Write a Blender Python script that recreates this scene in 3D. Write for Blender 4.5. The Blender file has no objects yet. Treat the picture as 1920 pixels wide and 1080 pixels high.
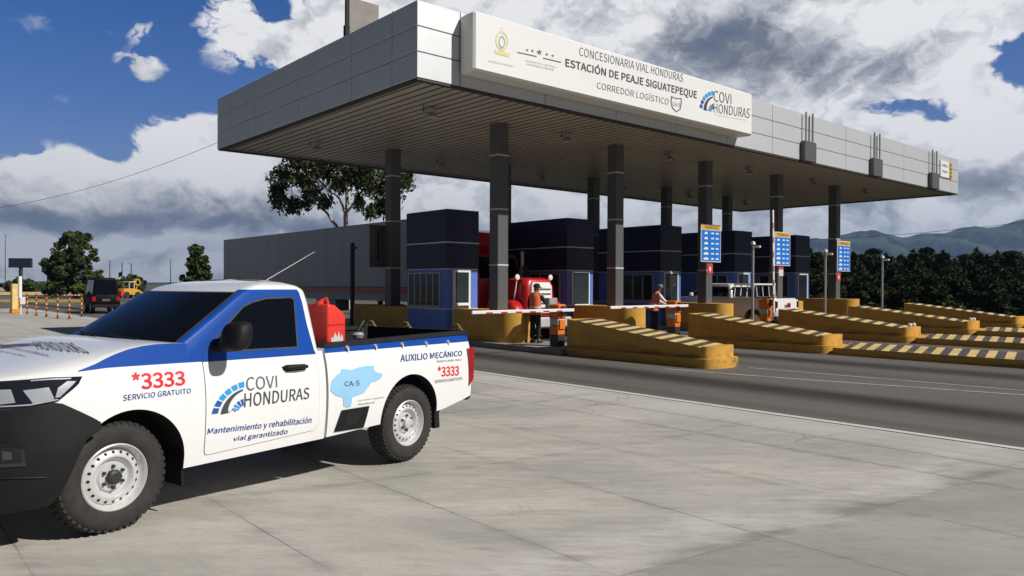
import bpy, bmesh, math, random
from mathutils import Vector, Matrix
R_ = math.radians
random.seed(7)
S = bpy.context.scene
COL = S.collection

# ---------------------------------------------------------------- camera
CAM = Vector((0, 0, 1.75)); FPX = 1435.0
VR = Vector((0.7559, -0.6547, 0.0039)).normalized()
VW = Vector((0.6546, 0.7559, -0.0036)).normalized()
VU = VR.cross(VW).normalized(); VR = VW.cross(VU).normalized()
cd = bpy.data.cameras.new('camera'); cam = bpy.data.objects.new('camera', cd); COL.objects.link(cam)
cam.matrix_world = Matrix(((VR.x, VU.x, -VW.x, CAM.x), (VR.y, VU.y, -VW.y, CAM.y), (VR.z, VU.z, -VW.z, CAM.z), (0, 0, 0, 1)))
cd.sensor_width = 36; cd.lens = FPX/1920*36; cd.clip_end = 30000; cd.clip_start = .05
S.camera = cam

def ray(px, py): return VW*FPX + VR*(px-960) - VU*(py-540)
def atz(px, py, z=0.0):
    d = ray(px, py); return CAM + d*((z-CAM.z)/d.z)
def aty(px, py, y):
    d = ray(px, py); return CAM + d*(y/d.y)
def atx(px, py, x):
    d = ray(px, py); return CAM + d*(x/d.x)
def atd(px, py, dist):
    d = ray(px, py); return CAM + d*(dist/FPX)

# ---------------------------------------------------------------- light
S.view_settings.view_transform = 'Standard'; S.view_settings.look = 'None'
S.view_settings.exposure = 0.0; S.view_settings.gamma = 1.0
SUN = Vector((0.46, -1.0, 0.95)).normalized()
sd = bpy.data.lights.new('sun', 'SUN'); sd.energy = 5.0; sd.angle = R_(0.5); sd.color = (1, .965, .905)
so = bpy.data.objects.new('sun', sd); COL.objects.link(so)
so.rotation_euler = SUN.to_track_quat('Z', 'Y').to_euler(); so.location = SUN*60

def build_world():
    w = bpy.data.worlds.new('World'); S.world = w; w.use_nodes = True
    nt = w.node_tree; N = nt.nodes; L = nt.links; N.clear()
    def node(t, **k):
        n = N.new(t)
        for a, b in k.items(): setattr(n, a, b)
        return n
    def setin(n, i, v):
        if v is None: return
        if hasattr(v, 'is_linked') or hasattr(v, 'links'): L.new(v, n.inputs[i])
        else: n.inputs[i].default_value = v
    def M(op, a=None, b=None, c=None, clamp=False):
        n = node('ShaderNodeMath', operation=op, use_clamp=clamp)
        setin(n, 0, a); setin(n, 1, b); setin(n, 2, c); return n.outputs[0]
    def VM(op, a=None, b=None, c=None, out=0):
        n = node('ShaderNodeVectorMath', operation=op)
        setin(n, 0, a); setin(n, 1, b); setin(n, 2, c); return n.outputs[out]
    def smooth(v, lo, hi):
        n = node('ShaderNodeMapRange', interpolation_type='SMOOTHSTEP')
        setin(n, 0, v); n.inputs[1].default_value = lo; n.inputs[2].default_value = hi; return n.outputs[0]
    def mix(f, a, b):
        n = node('ShaderNodeMix', data_type='RGBA')
        setin(n, 0, f)
        for i, v in ((6, a), (7, b)):
            if isinstance(v, tuple): n.inputs[i].default_value = (*v, 1)
            else: L.new(v, n.inputs[i])
        return n.outputs[2]
    dirv = node('ShaderNodeTexCoord').outputs['Generated']
    sx = node('ShaderNodeSeparateXYZ'); L.new(dirv, sx.inputs[0])
    x, y, z = sx.outputs
    ca = math.atan2(VW.y, VW.x)
    # azimuth measured clockwise from the middle of the toll plaza, elevation, both in radians
    rx = M('ADD', M('MULTIPLY', x, math.sin(ca)), M('MULTIPLY', y, -math.cos(ca)))
    ry = M('ADD', M('MULTIPLY', x, math.cos(ca)), M('MULTIPLY', y, math.sin(ca)))
    az = M('ARCTAN2', rx, ry); el = M('ARCSINE', z)
    cmb = node('ShaderNodeCombineXYZ'); L.new(az, cmb.inputs[0]); L.new(el, cmb.inputs[1])
    p0 = cmb.outputs[0]
    def noise(vec, scale, detail=6, rough=.55, sy=1.6):
        v = VM('MULTIPLY', vec, (1, sy, 1))
        n = node('ShaderNodeTexNoise', noise_dimensions='3D')
        L.new(v, n.inputs['Vector']); n.inputs['Scale'].default_value = scale
        n.inputs['Detail'].default_value = detail; n.inputs['Roughness'].default_value = rough
        return n
    wn = noise(p0, 5.5, 4, .55)
    warp = VM('MULTIPLY_ADD', VM('SUBTRACT', wn.outputs['Color'], (.5, .5, .5)), (.10, .06, 0), p0)
    def azel(px, py):
        u = (px-960)/FPX; v = (541-py)/FPX
        return math.atan(u), math.atan(v/math.sqrt(1+u*u))
    def blobs(vec, lst):
        acc = None
        for (px, py, wx, wy, g) in lst:
            a, e = azel(px, py); c = 1/(1+((px-960)/FPX)**2)
            ix = FPX/(wx*c); iy = FPX/(wy*math.sqrt(c))
            q = VM('MULTIPLY_ADD', vec, (ix, iy, 0), (-a*ix, -e*iy, 0))
            d2 = VM('DOT_PRODUCT', q, q, out=1)
            e_ = M('POWER', 0.3679, d2)
            acc = M('MULTIPLY', e_, g) if acc is None else M('MULTIPLY_ADD', e_, g, acc)
        return acc
    cover = [(-40, 390, 150, 70, 1.), (110, 350, 85, 58, 1.), (210, 378, 110, 62, .9), (335, 330, 80, 70, 1.15), (440, 385, 130, 84, 1.05), (600, 380, 160, 110, 1.1),
             (250, 432, 500, 46, 1.), (800, 300, 260, 180, 1.2), (440, 45, 85, 58, 1.0), (560, 95, 80, 55, .9), (655, 60, 80, 95, 1.1),
             (262, 55, 40, 22, .62), (190, 55, 24, 12, .40), (272, 112, 66, 22, .58), (285, 140, 38, 18, .42),
             (900, 40, 220, 120, 1.2), (1200, 60, 260, 150, 1.3), (1500, 60, 260, 140, 1.3), (1730, 80, 150, 110, 1.1), (1480, 230, 160, 60, .7),
             (1880, 290, 150, 110, 1.1), (1680, 330, 180, 75, .9), (1300, 380, 700, 110, 1.), (1660, 420, 400, 70, .8), (1905, 30, 60, 40, .8),
             (1905, 120, 34, 46, -.55), (1745, 222, 95, 30, -.62), (1650, 205, 70, 16, -.35), (515, 20, 32, 40, -.9), (20, 505, 120, 22, -.55), (1140, 88, 40, 10, -.5), (210, 310, 40, 28, -.45), (215, 455, 300, 10, -.2)]
    D0 = blobs(warp, cover)
    def puff(vec):
        v = VM('MULTIPLY', vec, (1, 1.35, 1)); n = node('ShaderNodeTexNoise', noise_dimensions='2D', noise_type='RIDGED_MULTIFRACTAL', normalize=False)
        L.new(v, n.inputs['Vector']); n.inputs['Scale'].default_value = 9; n.inputs['Detail'].default_value = 5; n.inputs['Roughness'].default_value = .72
        n.inputs['Lacunarity'].default_value = 2.2; n.inputs['Offset'].default_value = 1.0; n.inputs['Gain'].default_value = 1.6
        return M('SUBTRACT', .98, M('MULTIPLY', n.outputs['Fac'], .32))
    warp2 = VM('MULTIPLY_ADD', VM('SUBTRACT', noise(p0, 22, 5, .6).outputs['Color'], (.5, .5, .5)), (.035, .03, 0), warp)
    na0 = noise(warp, 8, 9, .60, 1.4).outputs['Fac']
    pf = puff(warp2)
    na = M('ADD', M('MULTIPLY', na0, .58), M('MULTIPLY', pf, .42))
    nb = noise(VM('ADD', warp, (-.010, .026, 0)), 8, 9, .60, 1.4).outputs['Fac']
    pfb = puff(VM('ADD', warp2, (-.006, .015, 0)))
    nc = noise(p0, 4.2, 5, .5, 2.2).outputs['Fac']
    # low cloud along the horizon, thinned out of view to weaken fill light
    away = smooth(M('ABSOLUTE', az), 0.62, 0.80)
    low = M('MULTIPLY', M('MULTIPLY', smooth(el, .16, .04), .75), M('SUBTRACT', 1.0, M('MULTIPLY', away, .8)))
    D = M('ADD', D0, low)
    D = M('ADD', D, M('MULTIPLY', M('SUBTRACT', na, .5), 1.7))
    alpha = smooth(D, .38, .68)
    light = [(335, 300, 80, 45, .42), (120, 320, 110, 38, .36), (450, 340, 70, 50, .30), (230, 330, 60, 30, .15), (260, 422, 420, 22, -.60), (500, 420, 200, 30, -.28), (90, 400, 220, 20, -.25), (60, 450, 80, 26, .34), (215, 455, 40, 20, .42), (335, 455, 80, 20, .50), (480, 470, 90, 20, .25), (120, 480, 200, 24, .12), (230, 500, 200, 20, -.12),
             (300, 375, 140, 22, -.15), (420, 40, 70, 40, .22), (480, 105, 100, 24, -.16), (680, 90, 60, 50, .25), (272, 125, 50, 18, -.05), (262, 55, 24, 16, -.1),
             (1440, 95, 170, 60, -.72), (1300, 75, 100, 55, -.22), (1180, 35, 70, 40, .22), (1610, 50, 120, 46, .50), (1760, 145, 110, 42, .42), (1620, 165, 190, 28, -.28), (1080, 80, 160, 40, -.12), (960, 20, 110, 60, .1),
             (1480, 205, 90, 28, .22), (1880, 250, 70, 60, .34), (1860, 350, 120, 36, -.34), (1690, 385, 60, 30, .22), (1620, 372, 70, 24, -.3), (1560, 400, 120, 40, -.15), (1840, 395, 50, 22, .15), (820, 380, 160, 60, .06), (1040, 385, 60, 26, .25), (1440, 420, 200, 40, .1)]
    Lg = blobs(warp, light)
    rel = M('ADD', M('MULTIPLY', M('SUBTRACT', na0, nb), 1.7), M('MULTIPLY', M('SUBTRACT', pf, pfb), .42))
    lum = M('ADD', M('ADD', M('ADD', Lg, .85), rel), M('MULTIPLY', M('SUBTRACT', nc, .5), .55))
    # thin cloud edges let more light through
    lum = M('ADD', lum, M('MULTIPLY', M('SUBTRACT', 1.0, smooth(D, .5, 1.2)), .12))
    ramp = node('ShaderNodeValToRGB'); L.new(lum, ramp.inputs[0])
    cr = ramp.color_ramp; cr.elements[0].position = .0; cr.elements[0].color = (.115, .145, .215, 1)
    cr.elements[1].position = 1.0; cr.elements[1].color = (.92, .92, .93, 1)
    for ps, c in ((.25, (.18, .195, .24)), (.52, (.37, .39, .44)), (.76, (.66, .67, .70))):
        e = cr.elements.new(ps); e.color = (*c, 1)
    sky = node('ShaderNodeTexSky', sky_type='NISHITA', sun_disc=False)
    sky.sun_elevation = math.asin(SUN.z); sky.sun_rotation = math.atan2(SUN.x, SUN.y)
    sky.air_density = 1.0; sky.dust_density = .5; sky.ozone_density = 2.5
    skc = node('ShaderNodeHueSaturation'); L.new(sky.outputs[0], skc.inputs['Color']); skc.inputs['Saturation'].default_value = 1.45
    tint = node('ShaderNodeMix', data_type='RGBA', blend_type='MULTIPLY'); tint.inputs[0].default_value = 1; L.new(skc.outputs[0], tint.inputs[6]); tint.inputs[7].default_value = (1.12, .84, 1.16, 1)
    SKYS = 0.07
    sc = node('ShaderNodeVectorMath', operation='SCALE'); L.new(ramp.outputs[0], sc.inputs[0]); sc.inputs[3].default_value = 1/SKYS
    col = mix(alpha, tint.outputs[2], sc.outputs[0])
    # sky overhead and out of view is dimmed to weaken fill light
    unseen_dim = M('MAXIMUM', away, smooth(el, .38, .62))
    sc2 = node('ShaderNodeVectorMath', operation='SCALE'); L.new(col, sc2.inputs[0]); L.new(M('SUBTRACT', 1.0, M('MULTIPLY', unseen_dim, .88)), sc2.inputs[3])
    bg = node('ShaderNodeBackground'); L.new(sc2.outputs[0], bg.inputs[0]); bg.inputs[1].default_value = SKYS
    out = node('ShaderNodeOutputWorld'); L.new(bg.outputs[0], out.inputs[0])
build_world()
S.world.cycles.sampling_method = 'MANUAL'; S.world.cycles.sample_map_resolution = 512

# ---------------------------------------------------------------- materials
def mat(name, col, rough=.6, metal=0., var=.12, scale=3., bump=0., coat=0., spec=.5, dirt=None, stretch=(1, 1, 1), emit=None, fine=0.):
    m = bpy.data.materials.new(name); m.use_nodes = True
    nt = m.node_tree; N = nt.nodes; L = nt.links
    b = N['Principled BSDF']
    b.inputs['Roughness'].default_value = rough; b.inputs['Metallic'].default_value = metal
    b.inputs['Coat Weight'].default_value = coat; b.inputs['Coat Roughness'].default_value = .06
    b.inputs['Specular IOR Level'].default_value = spec
    tc = N.new('ShaderNodeTexCoord'); mp = N.new('ShaderNodeMapping'); mp.inputs['Scale'].default_value = stretch
    L.new(tc.outputs['Object'], mp.inputs[0])
    n = N.new('ShaderNodeTexNoise'); n.inputs['Scale'].default_value = scale; n.inputs['Detail'].default_value = 7; n.inputs['Roughness'].default_value = .62
    L.new(mp.outputs[0], n.inputs['Vector'])
    r = N.new('ShaderNodeValToRGB'); L.new(n.outputs['Fac'], r.inputs[0])
    lo = tuple(max(0, c*(1-var)) for c in col); hi = tuple(min(1, c*(1+var)) for c in col)
    r.color_ramp.elements[0].position = .3; r.color_ramp.elements[0].color = (*lo, 1)
    r.color_ramp.elements[1].position = .7; r.color_ramp.elements[1].color = (*hi, 1)
    c = r.outputs[0]
    if dirt:
        n2 = N.new('ShaderNodeTexNoise'); n2.inputs['Scale'].default_value = scale*.45; n2.inputs['Detail'].default_value = 9; n2.inputs['Roughness'].default_value = .7
        L.new(mp.outputs[0], n2.inputs['Vector'])
        mr = N.new('ShaderNodeMapRange'); mr.inputs[1].default_value = dirt[1]; mr.inputs[2].default_value = dirt[1]+.16; mr.inputs[4].default_value = dirt[2]
        L.new(n2.outputs['Fac'], mr.inputs[0])
        mx = N.new('ShaderNodeMix'); mx.data_type = 'RGBA'; L.new(mr.outputs[0], mx.inputs[0]); L.new(c, mx.inputs[6]); mx.inputs[7].default_value = (*dirt[0], 1)
        c = mx.outputs[2]
    L.new(c, b.inputs['Base Color'])
    if bump:
        bp = N.new('ShaderNodeBump'); bp.inputs['Strength'].default_value = bump; bp.inputs['Distance'].default_value = .02
        L.new(n.outputs['Fac'], bp.inputs['Height']); L.new(bp.outputs[0], b.inputs['Normal'])
    if emit:
        b.inputs['Emission Color'].default_value = (*emit[:3], 1); b.inputs['Emission Strength'].default_value = emit[3]
    return m

M = dict(
    car_white=mat('white car paint', (.80, .80, .79), .25, var=.02, coat=.5, dirt=((.55, .52, .47), .62, .25)),
    car_blue=mat('blue vinyl', (.006, .062, .33), .28, var=.05, coat=.5),
    plastic=mat('black bumper plastic', (.0095, .0095, .010), .6, spec=.28, var=.25, scale=9, bump=.05),
    glass=mat('tinted glass', (.004, .005, .008), .05, var=.1, spec=.28),
    booth_glass=mat('booth glass', (.02, .03, .035), .03, var=.1, spec=.8),
    rubber=mat('tyre rubber', (.028, .026, .024), .85, var=.3, scale=14, bump=.15),
    steel=mat('silver wheel steel', (.62, .62, .61), .4, .3, var=.08, dirt=((.25, .22, .19), .6, .4)),
    dark=mat('black void', (.006, .006, .007), .8, var=.1),
    seam=mat('panel gap', (.05, .05, .055), .8),
    chrome=mat('headlamp reflector', (.50, .52, .55), .22, .35, var=.1),
    lamp_black=mat('headlamp housing', (.012, .013, .015), .1, coat=1, var=.1),
    tail=mat('red lamp plastic', (.30, .008, .012), .15, coat=.8, var=.2),
    red_ink=mat('red lettering', (.72, .02, .03), .4, var=.03),
    blue_ink=mat('blue lettering', (.02, .06, .25), .4, var=.03),
    grey_ink=mat('grey lettering', (.055, .06, .07), .5, var=.05),
    mid_ink=mat('faded lettering', (.13, .135, .15), .5, var=.05),
    pale_ink=mat('pale lettering', (.42, .43, .47), .5, var=.05),
    sky_ink=mat('light blue print', (.30, .56, .80), .4, var=.04),
    cyan_ink=mat('cyan print', (.02, .33, .75), .4, var=.04),
    navy_ink=mat('navy print', (.015, .10, .38), .4, var=.04),
    gold_ink=mat('pale gold print', (.72, .66, .36), .5, var=.05),
    panel=mat('aluminium composite panel', (.68, .69, .70), .46, .48, var=.03, scale=.8, dirt=((.33, .33, .32), .60, .35)),
    panel_gap=mat('panel joint', (.10, .10, .10), .7),
    sign_white=mat('sign sheet', (.80, .80, .78), .45, var=.02, scale=1., dirt=((.6, .59, .55), .62, .3)),
    soffit=mat('soffit slats', (.47, .435, .37), .38, var=.07, scale=1.2, dirt=((.26, .22, .18), .6, .5)),
    groove=mat('open joint between slats', (.13, .12, .105), .7),
    trim=mat('dark trim', (.05, .045, .042), .6),
    column=mat('charcoal column cladding', (.10, .105, .107), .42, var=.08, scale=2, dirt=((.13, .13, .125), .6, .4)),
    band=mat('white band', (.62, .62, .60), .5, var=.06),
    navy=mat('navy booth cladding', (.012, .016, .052), .45, var=.12, scale=2),
    booth_blue=mat('blue booth wall', (.10, .185, .55), .5, var=.06, scale=2, dirt=((.09, .14, .36), .6, .35)),
    white_frame=mat('white window frame', (.74, .74, .72), .45, var=.05),
    yellow_lt=mat('pale yellow stripe paint', (.74, .53, .20), .6, var=.14, scale=5, dirt=((.40, .30, .15), .5, .6)),
    black_pt=mat('black stripe paint', (.07, .06, .05), .6, var=.25, scale=6, dirt=((.30, .22, .11), .52, .65)),
    isl=mat('island concrete', (.27, .25, .23), .8, var=.15, scale=3, bump=.1, dirt=((.14, .125, .11), .55, .6)),
    orange=mat('orange cabinet', (.78, .20, .02), .4, var=.08, scale=5),
    orange_d=mat('dark cabinet', (.03, .03, .032), .45, var=.1),
    white=mat('white paint', (.78, .78, .76), .45, var=.05, scale=4),
    red=mat('red paint', (.48, .012, .014), .35, var=.08, coat=.5),
    red_can=mat('red can plastic', (.74, .045, .03), .4, var=.06),
    grey_post=mat('grey painted pole', (.36, .36, .36), .5, .2, var=.08),
    dark_metal=mat('dark metal', (.035, .037, .04), .5, .2, var=.15),
    brass=mat('worn brass', (.45, .34, .17), .4, .6),
    trailer=mat('grey trailer skin', (.40, .41, .42), .45, .2, var=.06, scale=.8, dirt=((.26, .26, .26), .6, .5), stretch=(1, 1, .3)),
    rate_blue=mat('blue rate board', (.006, .17, .62), .45, var=.05),
    rate_gold=mat('gold header', (.62, .37, .05), .5, var=.1),
    placard=mat('red placard', (.55, .05, .06), .5, var=.1),
    vest=mat('orange vest', (.86, .16, .045), .7, var=.1, scale=12),
    vest_pink=mat('coral vest', (.80, .20, .13), .7, var=.1, scale=12),
    reflective=mat('silver tape', (.60, .60, .56), .35, var=.05),
    cloth_dark=mat('dark trousers', (.014, .014, .018), .85, var=.3, scale=14),
    cloth_white=mat('white sleeve', (.72, .72, .70), .8, var=.06),
    skin=mat('skin', (.30, .155, .095), .5, var=.06, scale=10),
    hair=mat('black cap cloth', (.010, .010, .012), .8, var=.2),
    bark=mat('grey bark', (.20, .165, .13), .85, var=.35, scale=4, bump=.3),
    bark_pale=mat('pale eucalyptus bark', (.40, .36, .31), .8, var=.3, scale=2.5, bump=.2, stretch=(1, 1, .3)),
    leaf=mat('dark green leaves', (.058, .080, .024), .75, var=.55, scale=.9, spec=.12),
    leaf_euc=mat('grey green leaves', (.055, .070, .030), .75, var=.5, scale=1.1, spec=.12),
    leaf_pine=mat('pine needles', (.040, .058, .020), .8, var=.5, scale=.7, spec=.12),
    leaf_lt=mat('light green leaves', (.085, .115, .026), .75, var=.5, scale=1.3, spec=.12),
    wall_white=mat('whitewash', (.62, .62, .60), .7, var=.08),
    wall_brown=mat('brown wall', (.12, .095, .085), .8, var=.25, scale=.6),
    van_white=mat('off white van paint', (.60, .60, .59), .35, var=.04, coat=.3),
    black_paint=mat('black car paint', (.004, .003, .0035), .6, spec=.12),
    machine=mat('machine yellow', (.52, .29, .03), .5, var=.1),
    billboard=mat('billboard back', (.016, .022, .045), .6),
    cable=mat('power cable', (.02, .02, .022), .6),
)

# ---------------------------------------------------------------- mesh helpers
class MB:
    """collects shapes into one mesh"""
    def __init__(s): s.v = []; s.f = []; s.m = []; s.lines = []
    def add(s, vs, fs, mi=0):
        o = len(s.v); s.v += [tuple(v) for v in vs]
        for k, f in enumerate(fs):
            s.f.append(tuple(i+o for i in f)); s.m.append(mi[k] if isinstance(mi, list) else mi)
        return s
    def box(s, lo, hi, mi=0, bev=0.0):
        x0, y0, z0 = lo; x1, y1, z1 = hi
        if bev <= 0:
            vs = [(x0, y0, z0), (x1, y0, z0), (x1, y1, z0), (x0, y1, z0), (x0, y0, z1), (x1, y0, z1), (x1, y1, z1), (x0, y1, z1)]
            return s.add(vs, [(0, 3, 2, 1), (4, 5, 6, 7), (0, 1, 5, 4), (1, 2, 6, 5), (2, 3, 7, 6), (3, 0, 4, 7)], mi)
        bm = bmesh.new(); bmesh.ops.create_cube(bm, size=1)
        for v in bm.verts:
            v.co = Vector(((x0+x1)/2+v.co.x*(x1-x0), (y0+y1)/2+v.co.y*(y1-y0), (z0+z1)/2+v.co.z*(z1-z0)))
        bmesh.ops.bevel(bm, geom=bm.edges[:], offset=bev, segments=1, affect='EDGES', profile=.5)
        s.bm(bm, mi); bm.free(); return s
    def bm(s, bm, mi=0):
        bm.verts.index_update()
        return s.add([v.co[:] for v in bm.verts], [[v.index for v in f.verts] for f in bm.faces], mi)
    def tube(s, pts, r, n=8, mi=0, caps=True):
        pts = [Vector(p) for p in pts]; rs = r if isinstance(r, (list, tuple)) else [r]*len(pts)
        vs = []; fs = []; up = None
        for i, p in enumerate(pts):
            t = (pts[min(i+1, len(pts)-1)]-pts[max(i-1, 0)]).normalized()
            if up is None: up = Vector((0, 0, 1)) if abs(t.z) < .9 else Vector((1, 0, 0))
            a = t.cross(up).normalized(); b = a.cross(t).normalized(); up = b
            for k in range(n):
                an = 2*math.pi*k/n; vs.append(p+(a*math.cos(an)+b*math.sin(an))*rs[i])
        for i in range(len(pts)-1):
            for k in range(n):
                fs.append((i*n+k, i*n+(k+1) % n, (i+1)*n+(k+1) % n, (i+1)*n+k))
        if caps: fs += [tuple(range(n-1, -1, -1)), tuple((len(pts)-1)*n+k for k in range(n))]
        return s.add(vs, fs, mi)
    def lathe(s, prof, axis='z', c=(0, 0, 0), n=32, mi=0, a0=0, a1=2*math.pi):
        full = abs(a1-a0-2*math.pi) < 1e-6; vs = []; fs = []; m = n if full else n+1; fm = []
        for i in range(m):
            an = a0+(a1-a0)*i/n; ca, sa = math.cos(an), math.sin(an)
            for q in prof:
                r, h = q[0], q[1]
                p = {'z': (r*ca, r*sa, h), 'y': (r*ca, h, r*sa), 'x': (h, r*ca, r*sa)}[axis]
                vs.append((p[0]+c[0], p[1]+c[1], p[2]+c[2]))
        k = len(prof)
        for i in range(n):
            j = (i+1) % m
            for q in range(k-1):
                fs.append((i*k+q, j*k+q, j*k+q+1, i*k+q+1)); fm.append(mi if not isinstance(mi, list) else mi[q])
        return s.add(vs, fs, fm)
    def prism(s, poly, axis, lo, hi, mi=0):
        """2-D outline pushed along an axis: axis x -> (y,z) outline, y -> (x,z), z -> (x,y)"""
        n = len(poly)
        def P(q, h): return {'x': (h, q[0], q[1]), 'y': (q[0], h, q[1]), 'z': (q[0], q[1], h)}[axis]
        vs = [P(q, lo) for q in poly]+[P(q, hi) for q in poly]
        fs = [tuple(range(n-1, -1, -1)), tuple(range(n, 2*n))]+[(i, (i+1) % n, n+(i+1) % n, n+i) for i in range(n)]
        return s.add(vs, fs, mi)
    def build(s, name, mats, parent=None, smooth=28, fix=True):
        me = bpy.data.meshes.new(name); me.from_pydata(s.v, [], s.f)
        if not isinstance(mats, (list, tuple)): mats = [mats]
        for m in mats: me.materials.append(M[m] if isinstance(m, str) else m)
        me.polygons.foreach_set('material_index', s.m)
        if fix:
            bm = bmesh.new(); bm.from_mesh(me); bmesh.ops.recalc_face_normals(bm, faces=bm.faces); bm.to_mesh(me); bm.free()
        finish(me, smooth)
        return link(name, me, parent)

def finish(me, smooth):
    if smooth:
        me.polygons.foreach_set('use_smooth', [True]*len(me.polygons))
        me.set_sharp_from_angle(angle=R_(smooth))
    me.update()
def link(name, me, parent=None):
    o = bpy.data.objects.new(name, me); COL.objects.link(o)
    if parent: o.parent = parent
    return o
def tag(o, label=None, cat=None, group=None, kind=None):
    for k, v in (('label', label), ('category', cat), ('group', group), ('kind', kind)):
        if v: o[k] = v
    return o
def thing(name, label, cat, loc=(0, 0, 0), rz=0., group=None):
    o = bpy.data.objects.new(name, None); COL.objects.link(o); o.location = loc; o.rotation_euler = (0, 0, rz)
    o.empty_display_size = .2
    return tag(o, label, cat, group)
def dup(src, loc=None, rz=None, label=None, scale=None):
    def rec(o, par):
        c = o.copy(); COL.objects.link(c)
        if par: c.parent = par
        for ch in list(o.children): rec(ch, c)
        return c
    r = rec(src, None)
    if loc is not None: r.location = loc
    if rz is not None: r.rotation_euler = (0, 0, rz)
    if scale is not None: r.scale = scale
    if label: r['label'] = label
    return r
def boolean(o, cutter, op='DIFFERENCE'):
    md = o.modifiers.new('cut', 'BOOLEAN'); md.operation = op; md.object = cutter; md.solver = 'EXACT'
    bake(o); bpy.data.objects.remove(cutter)
def bake(o, smooth=None):
    dg = bpy.context.evaluated_depsgraph_get(); dg.update()
    me = bpy.data.meshes.new_from_object(o.evaluated_get(dg), preserve_all_data_layers=True, depsgraph=dg)
    o.modifiers.clear(); o.data = me
    if smooth: finish(me, smooth)
    return o

def bundled_font():
    try: return bpy.data.fonts.load(bpy.utils.resource_path('LOCAL')+'/datafiles/fonts/Noto Sans CJK Regular.woff2')
    except Exception: return None
FONT = bundled_font()
_tc = {}
def glyphs(txt, bold=0.0, space=1.0, shear=0.0):
    key = (txt, bold, space, shear)
    if key in _tc: return _tc[key]
    cu = bpy.data.curves.new('t', 'FONT'); cu.body = txt; cu.offset = min(bold*.34, .0085) if FONT else bold; cu.space_character = space; cu.resolution_u = 3; cu.shear = shear
    if FONT: cu.font = FONT
    o = bpy.data.objects.new('t', cu); COL.objects.link(o)
    dg = bpy.context.evaluated_depsgraph_get(); dg.update()
    me = bpy.data.meshes.new_from_object(o.evaluated_get(dg), depsgraph=dg)
    vs = [v.co.copy() for v in me.vertices]; fs = [tuple(p.vertices) for p in me.polygons]
    bpy.data.objects.remove(o); bpy.data.curves.remove(cu); bpy.data.meshes.remove(me)
    x0 = min(v.x for v in vs); x1 = max(v.x for v in vs); y0 = min(v.y for v in vs); y1 = max(v.y for v in vs)
    vs = [((v.x-x0)/(x1-x0), (v.y-y0)/(y1-y0)) for v in vs]
    _tc[key] = (vs, fs); return _tc[key]
def put_text(mb, txt, fn, mi=0, bold=0., space=1., shear=0.):
    """fn maps (u, v) of the line's bounding box to a point"""
    vs, fs = glyphs(txt, bold, space, shear); mb.lines.append((len(mb.v), len(mb.f)))
    mb.add([fn(u, v) for u, v in vs], fs, mi)
def build_lines(mb, m, parent):
    """each line of writing becomes a part of its own"""
    for a, b in zip(mb.lines, mb.lines[1:]+[(len(mb.v), len(mb.f))]):
        k = MB(); k.v = mb.v[a[0]:b[0]]; k.f = [tuple(i-a[0] for i in f) for f in mb.f[a[1]:b[1]]]; k.m = [0]*len(k.f); k.build('lettering', m, parent, 0)
def quad(bl, br, tl, tr, post=lambda q: q):
    bl, br, tl, tr = (Vector(q) for q in (bl, br, tl, tr))
    return lambda u, v: post((bl*(1-u)+br*u)*(1-v)+(tl*(1-u)+tr*u)*v)
def logo(mb, fn, ms):
    """arched road emblem: two fans of blocks round a dashed road. ms = light, mid, navy, road, dot"""
    def ring(r0, r1, a0, a1, mi, n=3):
        vs = []
        for k in range(n+1):
            a = R_(a0+(a1-a0)*k/n)
            for r in (r0, r1): vs.append(fn(1-r*math.cos(a), r*math.sin(a)*.98))
        mb.add(vs, [(2*k, 2*k+2, 2*k+3, 2*k+1) for k in range(n)], mi)
    cols = [ms[2], ms[2], ms[1], ms[1], ms[0], ms[0]]
    for k in range(6): ring(.80, .99 if k < 5 else 1.0, 8+k*14.2, 8+k*14.2+11, cols[k])
    vs = []
    n = 10
    for k in range(n+1):                       # the road narrows as it climbs
        a = R_(4+k*8.2); w = .19*(1-k/n*.75)
        for r in (.60+.10*k/n-w*.6, .60+.10*k/n+w*.6): vs.append(fn(1-r*math.cos(a), r*math.sin(a)))
    mb.add(vs, [(2*k, 2*k+2, 2*k+3, 2*k+1) for k in range(n)], ms[3])
    for k in range(4): ring(.16+.05*k*0, .40, 12+k*20, 12+k*20+13, [ms[0], ms[1], ms[2], ms[2]][k])
    for q in ((.55, .06), (.66, .10), (.72, .03)):
        mb.add([fn(q[0]+dx, q[1]+dy) for dx, dy in ((-.025, -.02), (.025, -.02), (.025, .02), (-.025, .02))], [(0, 1, 2, 3)], ms[4])

# ---------------------------------------------------------------- ground, road, apron
def smoothstep(x): x = max(0., min(1., x)); return x*x*(3-2*x)
def apron_z(x, y):
    return -.085*smoothstep((x-1.5)/2.3)*(1-smoothstep((x-7.2)/2.2))*(1-smoothstep((y-9.5)/9))
def road_z(x): return .0075*max(0., x-13.5)

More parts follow.
